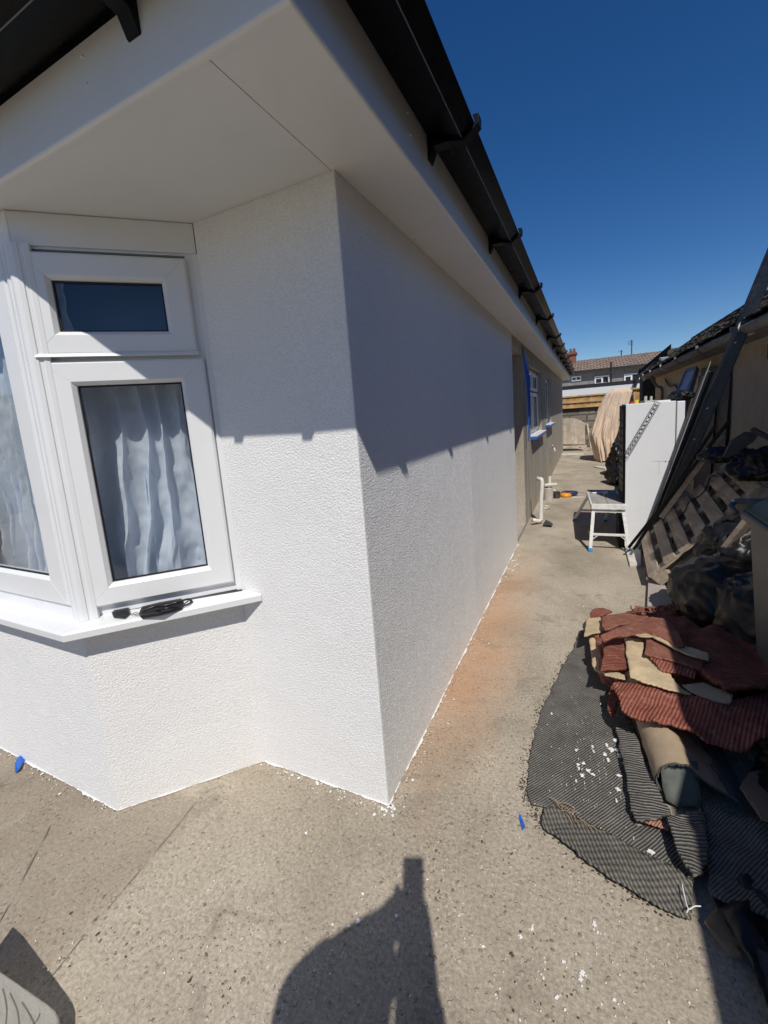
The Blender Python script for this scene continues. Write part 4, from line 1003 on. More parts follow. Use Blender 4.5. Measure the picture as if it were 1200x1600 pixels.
# outbuilding beyond the neighbour: dark gable with a bargeboard and a white lamp
ob = empty('outbuilding', (1.6, 12.5, 0), 'dark weathered outbuilding with a black bargeboard beyond the cream bungalow', 'outbuilding')
q0 = AY(1003, 583, 12.4); q1 = AY(1046, 544, 12.4); q2 = AY(1046, 620, 12.4)
m = MB(); pr = [(q0.x+.02, -.05), (q0.x+.02, q0.z-.01), (q1.x, q1.z-.01), (q1.x+1.6, q1.z+.05), (q1.x+1.6, -.05)]; kk = len(pr)
m.add([(x, 12.45, z) for x, z in pr]+[(x, 13.1, z) for x, z in pr], [tuple(range(kk)), tuple(range(kk, 2*kk))[::-1]]+[(i, (i+1)%kk, kk+(i+1)%kk, kk+i) for i in range(kk)])
m.build('wall', 'pebble_dark', ob)
m = MB(); q1b = q1+Vector((1.2, 0, .12)); m.obox(q0+Vector((-.08,-.1,-.05)), q1-q0+Vector((.1,0,.03)), (0, .05, 0), (0,0,.11)); m.build('bargeboard', 'gutter', ob)
m = MB(); lm = AY(1040, 561, 9.6); m.hexa([lm+Vector((-.05,-.0,-.05)), lm+Vector((.05,-.0,-.05)), lm+Vector((.05,.10,-.05)), lm+Vector((-.05,.10,-.05)), lm+Vector((-.10,-.04,.035)), lm+Vector((.10,-.04,.035)), lm+Vector((.10,.10,.035)), lm+Vector((-.10,.10,.035))])
m.build('floodlight', 'whitepaint', nb, bevel=.008)

# ------------------------------------------------------------ end of the yard
sw = MB(); p0 = AY(888, 639, 16)
sw.box((-1.9, 16, 0), (2.6, 16.3, AY(915, 637, 15.93).z)); tag(sw.build('stone_wall', 'stone', org=(0, 16, 0)), 'rough dark stone wall across the end of the passage below the fence', 'wall')
fe = empty('timber_fence', (0, 15.95, 1.36), 'new orange timber fence panel with rails on top of the stone wall', 'fence')
zt = AY(915, 618, 15.93).z
zt0 = AY(915, 637, 15.93).z
m = MB()
for k in range(34):
    x = -1.6+k*.105; m.box((x, 15.93+.008*(k % 2), zt0), (x+.10, 15.95+.008*(k % 2), zt))
m.build('boards', 'fencewood', fe)
for z0, z1 in ((zt0+.01, zt0+.07), ((zt0+zt)/2-.02, (zt0+zt)/2+.04), (zt-.02, zt+.03)):
    m = MB(); m.box((-1.6, 15.895, z0), (1.95, 15.927, z1)); m.build('rail', 'fencerail', fe, bevel=.005)
fe2 = empty('timber_fence', (1.3, 14.6, 0), 'tall orange close-boarded fence behind the peach dust sheet', 'fence')
a = AY(962, 611, 14.6); b = AY(1003, 606, 14.6); m = MB(); k = 0; x = a.x-.1
while x < 2.4:
    m.box((x, 14.6+.01*(k % 2), 0), (x+.125, 14.62+.01*(k % 2), b.z-.03)); x += .13; k += 1
m.build('boards', 'fencewood', fe2)
m = MB(); m.box((a.x-.1, 14.55, b.z-.03), (2.4, 14.66, b.z+.02)); m.build('capping', 'fencerail', fe2, bevel=.004)
# garage with white fascia behind
ga = empty('garage', (0, 18, 0), 'flat roofed garage with a broad white fascia behind the fence', 'garage')
f0 = AY(888, 612, 17.6); f1 = AY(888, 603, 17.6)
m = MB(); m.box((-3.5, 17.65, 0), (3.2, 21, 1.9)); m.build('wall', 'pebble', ga)
m = MB(); m.box((-3.6, 17.6, AY(950, 613, 17.6).z-.02), (3.3, 17.64, AY(950, 603, 17.6).z)); m.build('fascia', 'whitepaint', ga)
zf = AY(950, 603, 17.6).z
m = MB(); m.box((-3.7, 17.59, zf+.002), (3.4, 21.1, zf+.13)); m.build('roof', 'fascia_dark', ga)
m = MB(); c_ = AY(1000, 598, 17.3); m.tube([AY(991, 607, 17.3), AY(1001, 576, 17.3)], .05, 8); m.build('vent_pipe', 'fascia_dark', ga)

# terrace far behind
T = 34.0
te = empty('terraced_house', (0, T, 0), 'long grey pebbledashed terrace with a brown tiled roof and white windows beyond the garage', 'house')
zl = AY(899, 583, T).z; zr = AY(1010, 566, T).z
ze = (zl+zr)/2
m = MB(); m.box((-4, T, 0), (12, T+7, ze)); m.build('wall', 'pebble', te)
zr_ = AY(975, 555, T+3.5).z
m = MB(); m.add([(-4.2, T-.35, ze-.02), (12.2, T-.35, ze-.02), (12.2, T+3.5, zr_), (-4.2, T+3.5, zr_), (-4.2, T+7.3, ze-.02), (12.2, T+7.3, ze-.02)], [(0,1,2,3), (3,2,5,4), (0,3,4), (1,5,2), (0,4,5,1)]); m.build('roof', 'rooftile3', te)
m = MB(); m.box((-4.2, T-.45, ze-.12), (12.2, T-.36, ze+.0)); m.build('gutter', 'gutterdark', te)
def far_window(x0, y0, x1, y1, bars):
    a = AY(x0, y1, T-.03); b = AY(x1, y0, T-.03); m = MB()
    def P(s, z, d): return Vector((a.x+s, T-.03-d, z))
    Wd = b.x-a.x; ring(m, P, 0, Wd, a.z, b.z, .09, -.02, .05)
    for t in bars: m.box((a.x+Wd*t-.05, T-.075, a.z+.05), (a.x+Wd*t+.05, T-.03, b.z-.05))
    m.box((a.x+.05, T-.07, a.z+(b.z-a.z)*.66), (a.x+Wd*bars[0]-.051, T-.03, a.z+(b.z-a.z)*.66+.08))
    f = m.build('window', 'whitepaint', te)
    m = MB(); m.box((a.x+.05, T-.028, a.z+.05), (b.x-.05, T-.01, b.z-.05)); m.build('pane', 'gasket', f)
far_window(929, 586, 952, 601, (.52,)); far_window(975, 581, 1011, 598, (.33, .66)); far_window(893, 587, 908, 596, (.5,)); far_window(1030, 575, 1060, 595, (.5,))
ch = empty('x', (0,0,0), None, None); bpy.data.objects.remove(ch)
a = AY(889, 566, T+3.0); b = AY(900, 549, T+3.0); m = MB(); m.box((a.x, T+2.6, zr_-1.0), (b.x, T+3.6, b.z)); m.box((a.x-.08, T+2.5, b.z-.25), (b.x+.08, T+3.7, b.z-.1)); chm = m.build('chimney', 'brick', te)
for k in (0, 1):
    m = MB(); m.lathe(((a.x+b.x)/2-.12+k*.25, T+3.1, b.z), [(.001, 0), (.10, 0), (.085, .25), (.001, .25)], 10); m.build('chimney_pot', 'brick', chm)
def aerial(px, py0, py1, arms):
    p = AY(px, py0, T+3.5); q = AY(px, py1, T+3.5); m = MB(); m.tube([(p.x, p.y, zr_-.1), (q.x, q.y, q.z)], .045, 6)
    for k in range(arms): m.bar((q.x-.25, q.y, q.z-.1-k*.12), (q.x+.1, q.y, q.z-.1-k*.12), .03, .03)
    m.build('aerial', 'steel', te)
aerial(987, 551, 531, 3); aerial(971, 553, 547, 1)
m = MB(); p = AY(955, 565, T-.6); q = AY(955, 600, T-.6); m.tube([(p.x, T-.5, ze+.35), (p.x, T-.5, 1.5)], .06, 8); m.build('soil_pipe', 'gutterdark', te)

# headboard-like panel leaning at the end
hb = empty('bed_headboard', (-.4, 15.2, 0), 'cream stained headboard with a cut corner standing by the stone wall', 'headboard')
Yh = 14.9
pl = [AY(x, y, Yh) for x, y in ((872,655),(892,653),(905,656),(916,662),(915,694),(870,694))]
m = MB(); vs = [(p.x, Yh, p.z) for p in pl]+[(p.x, Yh+.05, p.z) for p in pl]; k = len(pl)
m.add(vs, [tuple(range(k)), tuple(range(k, 2*k))[::-1]]+[(i, (i+1)%k, k+(i+1)%k, k+i) for i in range(k)]); m.build('panel', 'ply', hb, bevel=.005)
a = AY(868, 700, Yh-.05); b = AY(918, 695, Yh-.05); m = MB(); m.box((a.x, Yh-.06, a.z-.03), (b.x, Yh+.02, b.z-.02)); m.build('rail', 'ply', hb, bevel=.005)
m = MB(); pp = [AY(x, y, Yh-.1) for x, y in ((906,697),(917,695),(917,706),(912,708))]; vs = [(p.x, Yh-.1, max(p.z, 0)) for p in pp]+[(p.x, Yh-.02, max(p.z, 0)) for p in pp]
m.add(vs, [(0,1,2,3), (7,6,5,4), (0,1,5,4), (1,2,6,5), (2,3,7,6), (3,0,4,7)]); m.build('leg', 'ply', hb)
m = MB(); p = AY(917, 662, Yh-.05); q = AY(921, 700, Yh-.05); m.bar((p.x, Yh-.05, p.z), (q.x+.05, Yh-.3, max(q.z, .02)), .05, .05); m.build('stile', 'ply', hb)
# pale low boards at far ground left
m = MB(); pa_, pb_ = AZ(884,706), AZ(912,712); m.box((pa_.x-.1, 13.6, 0), (pb_.x, 13.85, .03)); tag(m.build('loose_board', 'paleplank', org=(pa_.x, 13.6, 0), bevel=.003), 'low loose board lying below the headboard at the end of the passage', 'board')

# draped tall object
Yd = 12.0
def dr_outline(zf_):
    return None
m = MB(); NA, NZc = 220, 60; vs = []
zt_ = AY(955, 607, Yd).z
cb = AZ(948, 722)
for j in range(NZc+1):
    v = j/NZc; z = zt_*(1-v)+.03*v
    cx = .74-.24*min(1, v*1.5)+.10*max(0, v-.7); rx = (.34+.24*math.sin(min(1, v*1.35)*math.pi/2)-.20*max(0, v-.6)/.4*.9)*.74; ry = .16+.24*v
    for i in range(NA):
        a = 2*math.pi*i/NA
        fo = 1+(.10*math.sin(a*13+3*noise.noise(Vector((math.cos(a)*2, math.sin(a)*2, v*1.5)))*2)+.11*abs(math.sin(a*19+4*noise.noise(Vector((math.cos(a)*3, math.sin(a)*3, v*2+4))))))*(.5+.6*v)+.07*noise.noise(Vector((math.cos(a)*3, math.sin(a)*3, v*4)))
        top = min(1, v*16)**.5
        vs.append((cx+rx*math.cos(a)*fo*(.35+.65*top), Yd+.1+ry*math.sin(a)*fo*(.35+.65*top), z+(.04*noise.noise(Vector((math.cos(a)*4, math.sin(a)*4, 1))) if v > .9 else 0)))
fs = [(j*NA+i, j*NA+(i+1)%NA, (j+1)*NA+(i+1)%NA, (j+1)*NA+i) for j in range(NZc) for i in range(NA)]+[tuple(range(NA))]
m.add(vs, fs); tag(m.build('dust_sheet', 'drape', org=(.55, Yd, 0), smooth=True), 'peach coloured dust sheet draped in long folds over something tall', 'dust sheet')

def bagblob(name, c, r, mat, label, cat, group=None, seed=0, crump=.32, base_flat=True, neck=None):
    bm = bmesh.new(); bmesh.ops.create_icosphere(bm, subdivisions=5, radius=1)
    for v in bm.verts:
        d = v.co.normalized(); wq = Vector((noise.noise(d*1.5+Vector((seed, 1, 0))), noise.noise(d*1.5+Vector((3, seed, 0))), noise.noise(d*1.5+Vector((seed, 0, 7)))))
        n1 = noise.noise(d*1.5+Vector((seed, 0, 0)))
        def rdg(q): return 1-min(1, abs(noise.noise(q))*2.6)
        st = Vector((d.x*2.2, d.y*2.2, d.z*1.3))+wq*1.2+Vector((0, seed, 0)); n2 = rdg(st)**2; n3 = rdg(Vector((d.x*6, d.y*6, d.z*2.5))+wq*2+Vector((seed, seed, 0)))**2.5; n4 = rdg(d*13+wq*3)**3
        k = 1+crump*(.6*n1+.30*(n2-.3)+.14*n3+.05*n4)
        if neck and d.z > .85: k *= 1+(d.z-.85)*neck
        v.co = Vector((d.x*r[0]*k, d.y*r[1]*k, d.z*r[2]*k))
        if v.co.z < -r[2]*.8: v.co.z = -r[2]*.8
    me = bpy.data.meshes.new(name); bm.to_mesh(me); bm.free(); me.materials.append(MT[mat])
    for p in me.polygons: p.use_smooth = True
    o = bpy.data.objects.new(name, me); col.objects.link(o); o.location = (c[0], c[1], c[2]+r[2]*.8 if base_flat else c[2])
    ORG[o.name] = Vector(o.location); return tag(o, label, cat, group)
BG = 'black rubble bags'
p = AZ(957, 765)
bagblob('rubbish_bag', (.62, 9.6, .0), (.24, .3, .38), 'bag', 'shiny black bag in the sun between the dust sheet and the fridge', 'bag', BG, 2, .5)
bagblob('rubbish_bag', (.55, 8.6, .0), (.22, .3, .2), 'bag', 'low black bag on the ground just left of the fridge back', 'bag', BG, 7, .5)
m = MB(); m.box((.30, 10.4, 0), (.44, 10.9, .03)); o = m.build('loose_offcut', 'paleplank', org=(.35, 10.5, 0)); o.rotation_euler = (0, 0, .5); tag(o, 'pale offcut lying at the hem of the dust sheet', 'offcut')

# ------------------------------------------------------------ fridge
fr_y = 4.72
fx0, fx1, fx2 = AY(977, 740, fr_y).x, AY(1057, 627, fr_y).x, AY(1071, 626, fr_y).x
fz = AY(975, 632, fr_y).z
fg = empty('fridge_freezer', ((fx0+fx2)/2, fr_y+.28, 0), 'tall white fridge freezer seen side on beside the leaning boards', 'fridge')
m = MB(); m.box((fx0, fr_y, .03), (fx1-.004, fr_y+.55, fz)); m.build('body', 'fridge', fg, bevel=.004)
zsp = .9
m = MB(); m.box((fx1+.006, fr_y, zsp), (fx2, fr_y+.55, fz-.006)); m.build('door', 'fridge', fg, bevel=.006)
m = MB(); m.box((fx1+.006, fr_y, .06), (fx2, fr_y+.55, zsp-.012)); m.build('door', 'fridge', fg, bevel=.006)
m = MB(); m.box((fx1-.004, fr_y+.004, .06), (fx1+.006, fr_y+.54, fz-.008)); m.build('door_seal', 'seal', fg)
m = MB(); m.box((fx0-.022, fr_y+.002, .10), (fx0-.001, fr_y+.54, fz-.015)); m.box((fx0-.05, fr_y+.03, .0), (fx0, fr_y+.52, .28))
for k in range(14): m.tube([(fx0-.03, fr_y+.05, .32+k*.075), (fx0-.03, fr_y+.5, .32+k*.075)], .004, 6)
m.build('condenser', 'bracket', fg)
for a_, b_ in ((.03, .03), (.35, .03), (.03, .48), (.35, .48)):
    m = MB(); m.lathe((fx0+a_, fr_y+b_, 0), [(.018, 0), (.018, .03)], 10); m.build('foot', 'gasket', fg)
m = MB()
for px, py, r in ((1040, 721, .012), (1045, 721, .008), (1020, 721, .004), (1030, 720, .003), (1052, 722, .004)):
    q = AY(px, py, fr_y-.001); m.lathe(q, [(.0005, -r*.6), (r*.5, 0), (.0005, r*.6)], 8)
q = AY(1024, 725, fr_y-.0008); 
q = AY(1030, 722, fr_y-.001); m.box((q.x-.0006, fr_y-.0015, q.z-.12), (q.x+.0006, fr_y-.0005, q.z))
q = AY(1010, 721, fr_y-.001); q2_ = AY(1056, 721, fr_y-.001); m.box((q.x+.06, fr_y-.0015, q.z-.0006), (q2_.x, fr_y-.0005, q.z+.0003))
m.build('rust_mark', 'cast', fg)
# perforated metal strip propped diagonally against it
a = AY(1028, 628, fr_y-.02); b = AY(979, 711, fr_y-.045); d = (b-a); L = d.length; d.normalize(); sd_ = d.cross(Vector((0,1,0))).normalized()
m = MB(); wv = .022
for s in (-1, 1): m.bar(a+sd_*wv*s, b+sd_*wv*s, .0035, .003, (0,1,0))
k = 14
for i in range(k):
    t0_, t1_ = i/k, (i+1)/k; p0_ = a+(b-a)*t0_; p1_ = a+(b-a)*t1_
    m.tube([(p0_+p1_)/2+sd_*wv*.62*math.cos(q*.7854)+(p1_-p0_)*.40*math.sin(q*.7854) for q in range(9)], .0022, 4); m.bar(p0_-sd_*wv, p0_+sd_*wv, .003, .002, (0,1,0))
tag(m.build('metal_mesh_strip', 'steel', org=b), 'dark lattice metal strip leaning diagonally against the white fridge side', 'metal strip')
# clutter on top
zt2 = fz
def pot(px, r, h, mat, label, cat, y=fr_y+.12):
    q = AY(px, 630, y); m = MB(); m.lathe((q.x, y, zt2+.001), [(r*.8, 0), (r, h), (r*.86, h), (r*.7, h*.2), (.001, h*.2)], 16); return tag(m.build(label.split()[1]+'_pot' if False else 'pot', mat, org=(q.x, y, zt2)), label, cat, 'small pots on top of the fridge')
pot(994, .025, .035, 'yellow', 'small yellow pot on top of the fridge', 'pot'); pot(987, .018, .022, 'redplastic', 'tiny red pot left of the yellow one on the fridge', 'pot'); pot(1001, .02, .02, 'steel', 'low grey pot right of the yellow one on the fridge', 'pot')
q = AY(1014, 628, fr_y+.2); m = MB(); m.box((q.x-.04, fr_y+.15, zt2+.001), (q.x+.045, fr_y+.3, zt2+.02)); m.lathe((q.x-.03, fr_y+.2, zt2+.02), [(.014, 0), (.014, .045)], 10); m.lathe((q.x+.02, fr_y+.22, zt2+.02), [(.012, 0), (.012, .04)], 10)
tag(m.build('tool_tray', 'tub', org=(q.x, fr_y+.2, zt2)), 'pale tray with two pegs on top of the fridge', 'tray')
q = AY(1032, 626, fr_y+.1); m = MB(); m.box((q.x-.055, fr_y+.02, zt2+.001), (q.x+.07, fr_y+.2, zt2+.014)); tag(m.build('white_box_lid', 'whitepaint', org=(q.x, fr_y+.1, zt2)), 'flat white lid lying on top of the fridge', 'lid')
bagblob('dark_rag', (AY(1062, 618, fr_y+.25).x, fr_y+.22, zt2), (.10, .12, .05), 'bag', 'bunched dark rag on the right of the fridge top', 'rag', None, 4, .5)
# uPVC window unit with lilac film leaning on the neighbour's wall behind the fridge
wu = empty('leaning_window', (1.0, 5.3, 0), 'grey window unit with lilac protective film leaning behind the fridge', 'window')
cr = [AY(1054, 624, 6.4), AY(1077, 622, 6.2), AY(1091, 574, 6.5), AY(1073, 579, 6.9)]
def PW(s, z, d):
    a_, b_, c_2, d_ = cr; p = a_.lerp(b_, s).lerp(d_.lerp(c_2, s), z); nrm = (b_-a_).cross(d_-a_).normalized(); return p+nrm*d*(-1)
lowc = .0
m = MB(); ring(m, PW, 0, 1, -1.6, 1, .13, -.03, .03); m.hexa([PW(.1,.42,-.02), PW(.9,.42,-.02), PW(.9,.42,.025), PW(.1,.42,.025), PW(.1,.47,-.02), PW(.9,.47,-.02), PW(.9,.47,.025), PW(.1,.47,.025)]); m.build('frame', 'framegrey', wu)
m = MB(); m.hexa([PW(.12,-1.5,-.015), PW(.88,-1.5,-.015), PW(.88,-1.5,.0), PW(.12,-1.5,.0), PW(.12,.9,-.015), PW(.88,.9,-.015), PW(.88,.9,.0), PW(.12,.9,.0)]); m.build('pane', 'lilac', wu)

# ------------------------------------------------------------ leaning boards and beam
LG = 'long boards leaning against the neighbouring bungalow'
def lean(name, b0, t0, wy, th, mat, label, cat='board', group=LG, extra=None):
    m = MB(); b0, t0 = Vector(b0), Vector(t0); d = (t0-b0).normalized(); yv = Vector((0, 1, 0)); yv = (yv-d*yv.dot(d)).normalized(); nn = d.cross(yv).normalized()
    m.obox(b0, t0-b0, yv*wy, nn*th); o = m.build(name, mat, org=(b0.x, b0.y, 0), bevel=.003); return tag(o, label, cat, group)
P0 = AZ(1004, 862, .0); P0.y = 4.40; 
e1 = AY(1001, 862, 4.64); e2 = AY(1098, 600, 4.64); dd_ = (e2-e1); eb = e1-dd_*(e1.z/dd_.z) 
lean('timber_board', eb, e2+dd_*.04, .06, .02, 'charcoal', 'charcoal board leaning just in front of the fridge with a pale edge')
m = MB(); dn = dd_.normalized(); m.bar(eb+Vector((-.004, -.004, .0)), e2+dd_*.12+Vector((-.004, -.004, 0)), .006, .006, (0,1,0)); o = m.build('edge_strip', mat_plain('bare_edge', (.30, .29, .27), .6), org=(eb.x, eb.y, 0)); tag(o, 'thin pale strip along the front edge of the charcoal board', 'strip')
lean('timber_board', eb+Vector((.05, -.01, 0)), e2+dd_*.06+Vector((.05, -.005, 0)), .06, .05, 'blacktimber', 'black board just right of the charcoal one')
# wide dark sheet behind
f1_ = AY(1082, 700, 5.35); 
m = MB(); m.hexa([(1.355, 5.8, 0), (1.37, 5.8, 0), (1.37, 7.15, 0), (1.355, 7.15, 0), (1.40, 5.8, 1.80), (1.415, 5.8, 1.80), (1.415, 7.15, 1.85), (1.40, 7.15, 1.85)]); tag(m.build('dark_sheet', 'charcoal', org=(1.32, 5.6, 0), bevel=.002), 'wide dark grey sheet leaning flat on the cream wall behind the black beam', 'board')
m = MB(); m.bar((1.34, 6.2, 0), (1.385, 6.2, 1.78), .014, .02); tag(m.build('thin_batten', 'bracket', org=(1.30, 6.0, 0)), 'thin black batten on the wide dark sheet', 'batten')
# the black beam
B0 = AY(1024, 835, 4.56); B1 = AX(1176, 474, 1.20)
dB = B1-B0; B0 = B0-dB*(B0.z/dB.z)*.9
bm_ = empty('black_beam', (B0.x, B0.y, 0), 'long chipped black beam slanting from the ground up past the neighbouring gutter', 'beam')
m = MB(); d = (B1-B0).normalized(); view = ((B0+B1)/2-CAM).normalized(); s_ = d.cross(view).normalized(); 
if s_.x < 0: s_ = -s_
th_ = d.cross(s_).normalized(); wB = .10
m.obox(B0-s_*wB/2-th_*.03, B1+d*.75-B0, s_*wB, th_*.06); m.build('plank', 'blacktimber', bm_, bevel=.004)
m = MB(); m.obox(B0-s_*wB*.5-th_*.038, B1+d*.75-B0, s_*wB*.18, th_*.076); m.build('edge_batten', 'blacktimber', bm_, bevel=.003)
m = MB()
for t in (.5, .62, .86, .93):
    p = B0+(B1-B0)*t+s_*random.uniform(-.05, .06); fz_ = -view*.035
    m.tube([p+fz_, p+fz_+d*random.uniform(.005, .02)+s_*.012], .0028, 5)
m.build('paint_chip', 'whitepaint', bm_)
# more slim poles behind the pallet
for i, (x0_, y0_, x1_, y1_, ya, yb, w_, mt_, lb) in enumerate(((1062,770,1128,680,4.3,4.2,.05,'greywood','grey timber batten behind the upper end of the pallet'), (1090,720,1140,657,4.2,4.1,.028,'bracket','upper of two black poles sticking up beside the beam'), (1085,715,1118,665,4.25,4.2,.03,'bracket','lower of two black poles sticking up beside the beam'), (1175,670,1230,700,3.6,3.5,.035,'fascia_dark','dark rail poking up at the right edge against the cream wall'))):
    a = AY(x0_, y0_, ya); b = AY(x1_, y1_, yb); dv = (b-a); a2 = a-dv*(a.z/dv.z)*(.9 if i else .35) if dv.z > 0.2 and i < 3 else a
    m = MB(); m.bar(a2, b, w_, w_*.8); tag(m.build('pole' if i else 'timber_batten', mt_, org=a2, bevel=.003), lb, 'pole' if i else 'batten')

# ------------------------------------------------------------ pallets
def pallet(name, O, E1, E2, N, label, nslat=7, w=.8, l=1.2):
    """O corner, E1 unit along slats, E2 unit along length, N unit up-face"""
    t = empty(name, O, label, 'pallet', 'wooden pallets leaning at the neighbouring wall')
    O, E1, E2, N = map(Vector, (O, E1, E2, N))
    gap = l/nslat; 
    for k in range(nslat):
        rw = gap*.70; s = k*(l-rw)/(nslat-1); j = random.uniform(-.006, .006)
        m = MB(); m.obox(O+E2*(s+j)+N*.100, E1*w, E2*rw+E1*random.uniform(-.006, .006), N*.018); m.build('top_slat', 'greywood', t, bevel=.002)
    for u in (0, w/2-.045, w-.09):
        m = MB(); m.obox(O+E1*u+N*.08, E2*l, E1*.09, N*.0195); m.build('stringer', 'greywood', t, bevel=.002)
        for s in (0, l/2-.06, l-.12):
            m = MB(); m.obox(O+E1*u+E2*s+N*.0195, E2*.12, E1*.09, N*.060); m.build('block', 'greywood', t, bevel=.002)
        m = MB(); m.obox(O+E1*u, E2*l, E1*.09, N*.019); m.build('bottom_board', 'greywood', t, bevel=.002)
    return t
A_ = Vector((.4295, 3.70, .112)); Bk = Vector((.459, 4.55, .189)); Tt = Vector((1.065, 3.60, .867))
E1 = (Bk-A_); w_p = E1.length; E1.normalize(); E2 = (Tt-A_); l_p = E2.length; E2 = (E2-E1*E2.dot(E1)).normalized(); N_ = E2.cross(E1).normalized()
if N_.z < 0: N_ = -N_
pallet('pallet', A_-N_*.118, E1, E2, N_, 'weathered pallet leaning over with its slats towards the path, lowest corner in the sun', 7, w_p, l_p)
m = MB(); p0_ = A_+E2*l_p*.48+E1*w_p*.9; pts = [A_+E2*l_p*t+E1*w_p*(.95-.25*math.sin(t*2.4)-.0)+N_*.012 for t in (.35, .42, .5, .58, .66, .72, .76)]
pts = [A_+E2*l_p*a_+E1*w_p*b_+N_*(.008) for a_, b_ in ((.40, .62), (.48, .66), (.55, .78), (.66, .70), (.74, .80), (.80, .93), (.84, .8))]
m.tube(bez(pts, 6), .004, 6); tag(m.build('rope', 'bracket', org=pts[0], smooth=True), 'black cord trailing across the slats of the leaning pallet', 'rope')
pallet('pallet', Vector((.98, 3.35, .0)), Vector((.10, .98, 0)).normalized(), Vector((.35, 0, .93)).normalized(), Vector((-.93, 0, .35)).normalized(), 'second pallet hidden in the shade beneath the leaning one', 6, .8, .62)
bl = AY(1112, 842, 3.55); m = MB(); m.obox(bl+Vector((-.05,-.05,-.06)), (.09, -.03, .02), (.02, .12, 0), (-.01, 0, .08)); tag(m.build('wood_block', 'greywood', org=bl, bevel=.004), 'square wooden block end sticking out under the leaning pallet', 'block')
m = MB(); a = AY(1100, 900, 3.4); b = AY(1180, 800, 3.2); m.bar(a, b, .09, .03); tag(m.build('loose_timber', 'greywood', org=a, bevel=.003), 'plank in the shade between the pallet and the wheelie bin', 'plank')
# stacks above the pallet: curved grey sheet and bag on the heap
hp = A_+E2*l_p*.92+E1*w_p*.35
bagblob('rubbish_bag', AY(1180, 728, 3.75), (.14, .16, .12), 'bag', 'crumpled black bag heaped on the upper end of the pallet', 'bag', BG, 5, .6, base_flat=False)
m = MB(); cs = [AY(1130, 715, 3.75), AY(1142, 690, 3.75), AY(1165, 676, 3.75), AY(1186, 678, 3.75), AY(1178, 690, 3.75), AY(1155, 706, 3.75), AY(1138, 716, 3.75)]
m.add(cs+[p+Vector((.0, .02, .006)) for p in cs], [tuple(range(7)), tuple(range(7, 14))[::-1]]+[(i, (i+1)%7, 7+(i+1)%7, 7+i) for i in range(7)]); tag(m.build('curved_offcut', 'charcoal', org=cs[0]), 'curved grey offcut on top of the bagged heap at the right', 'offcut')
bagblob('rubbish_bag', AY(1122, 712, 4.0), (.11, .12, .06), 'bag', 'flattened black bag draped over the top slat of the pallet', 'bag', BG, 8, .5, base_flat=False)
bagblob('orange_rag', AY(1092, 733, 4.5), (.035, .04, .018), 'rollback', 'small orange brown rag caught between the pallet and the boards', 'rag', None, 3, .6, base_flat=False)
bagblob('rubbish_bag', (.98, 4.1, .0), (.14, .22, .16), 'bag', 'dark bag wedged under the high side of the leaning pallet', 'bag', BG, 12, .4)

# slab, plank
m = MB(); sl_ = [AZ(x, y, .04) for x, y in ((1011,950),(1013,903),(1018,897),(1058,893),(1064,942),(1040,948))]; m.prism([(p.x, p.y) for p in sl_], .001, .04)
tag(m.build('paving_slab', 'slab', org=(sl_[0].x, sl_[0].y, 0), bevel=.003), 'grey slab lying flat between the pallet foot and the red carpets', 'slab')
m = MB(); pk = [AZ(x, y, .025) for x, y in ((984,882),(1002,882),(1001,842),(973,840))]; m.prism([(p.x, p.y) for p in pk], .001, .026)
tag(m.build('white_plank', 'paleplank', org=(pk[0].x, pk[0].y, 0), bevel=.003), 'short white splashed plank flat on the ground at the foot of the fridge', 'plank')

# bags in the shade, wheelie bin
bagblob('rubbish_bag', (.78, 3.12, .0), (.29, .36, .26), 'bag', 'big slumped black bag next to the slab', 'bag', BG, 21, .26)
bagblob('rubbish_bag', (.90, 2.75, .0), (.24, .34, .30), 'bag', 'black bag behind the red carpet heap in the shade', 'bag', BG, 33, .26)
bagblob('rubbish_bag', (.93, 3.45, .28), (.22, .22, .20), 'bag', 'tied black bag on top of the slumped one', 'bag', BG, 41, .5)
wb = empty('wheelie_bin', (.92, 2.25, 0), 'dark grey wheelie bin with a green lid at the right edge', 'wheelie bin')
bx0, bx1, by0, by1, bh = .70, 1.18, 1.98, 2.52, .93
m = MB(); m.hexa([(bx0+.05, by0+.06, .04), (bx1-.05, by0+.06, .04), (bx1-.05, by1-.08, .04), (bx0+.05, by1-.08, .04), (bx0, by0, bh), (bx1, by0, bh), (bx1, by1, bh), (bx0, by1, bh)]); m.build('body', 'bin', wb, bevel=.02)
m = MB(); m.box((bx0-.025, by0-.025, bh-.05), (bx1+.025, by1+.025, bh)); m.build('rim', 'bin', wb, bevel=.015)
m = MB(); m.hexa([(bx0-.02, by0-.02, bh+.002), (bx1+.02, by0-.02, bh+.002), (bx1+.02, by1+.02, bh+.002), (bx0-.02, by1+.02, bh+.002), (bx0+.05, by0+.06, bh+.07), (bx1-.05, by0+.06, bh+.07), (bx1-.05, by1-.05, bh+.07), (bx0+.05, by1-.05, bh+.07)]); m.build('lid', 'lid', wb, bevel=.012)
m = MB(); m.tube([(bx0-.045, by1+.0, bh-.02), (bx0-.06, by1+.03, bh+.01), (bx0-.04, by1+.06, bh+.03)], .014, 8); m.tube([(bx0-.04, by1+.06, bh+.03), (bx1, by1+.06, bh+.03)], .016, 10); m.build('handle', 'bin', wb, smooth=True)
for xx in (bx0-.01, bx1-.03):
    m = MB(); m.tube([(xx, by1-.05, .10), (xx+.04, by1-.05, .10)], .10, 20); m.build('wheel', 'gasket', wb)
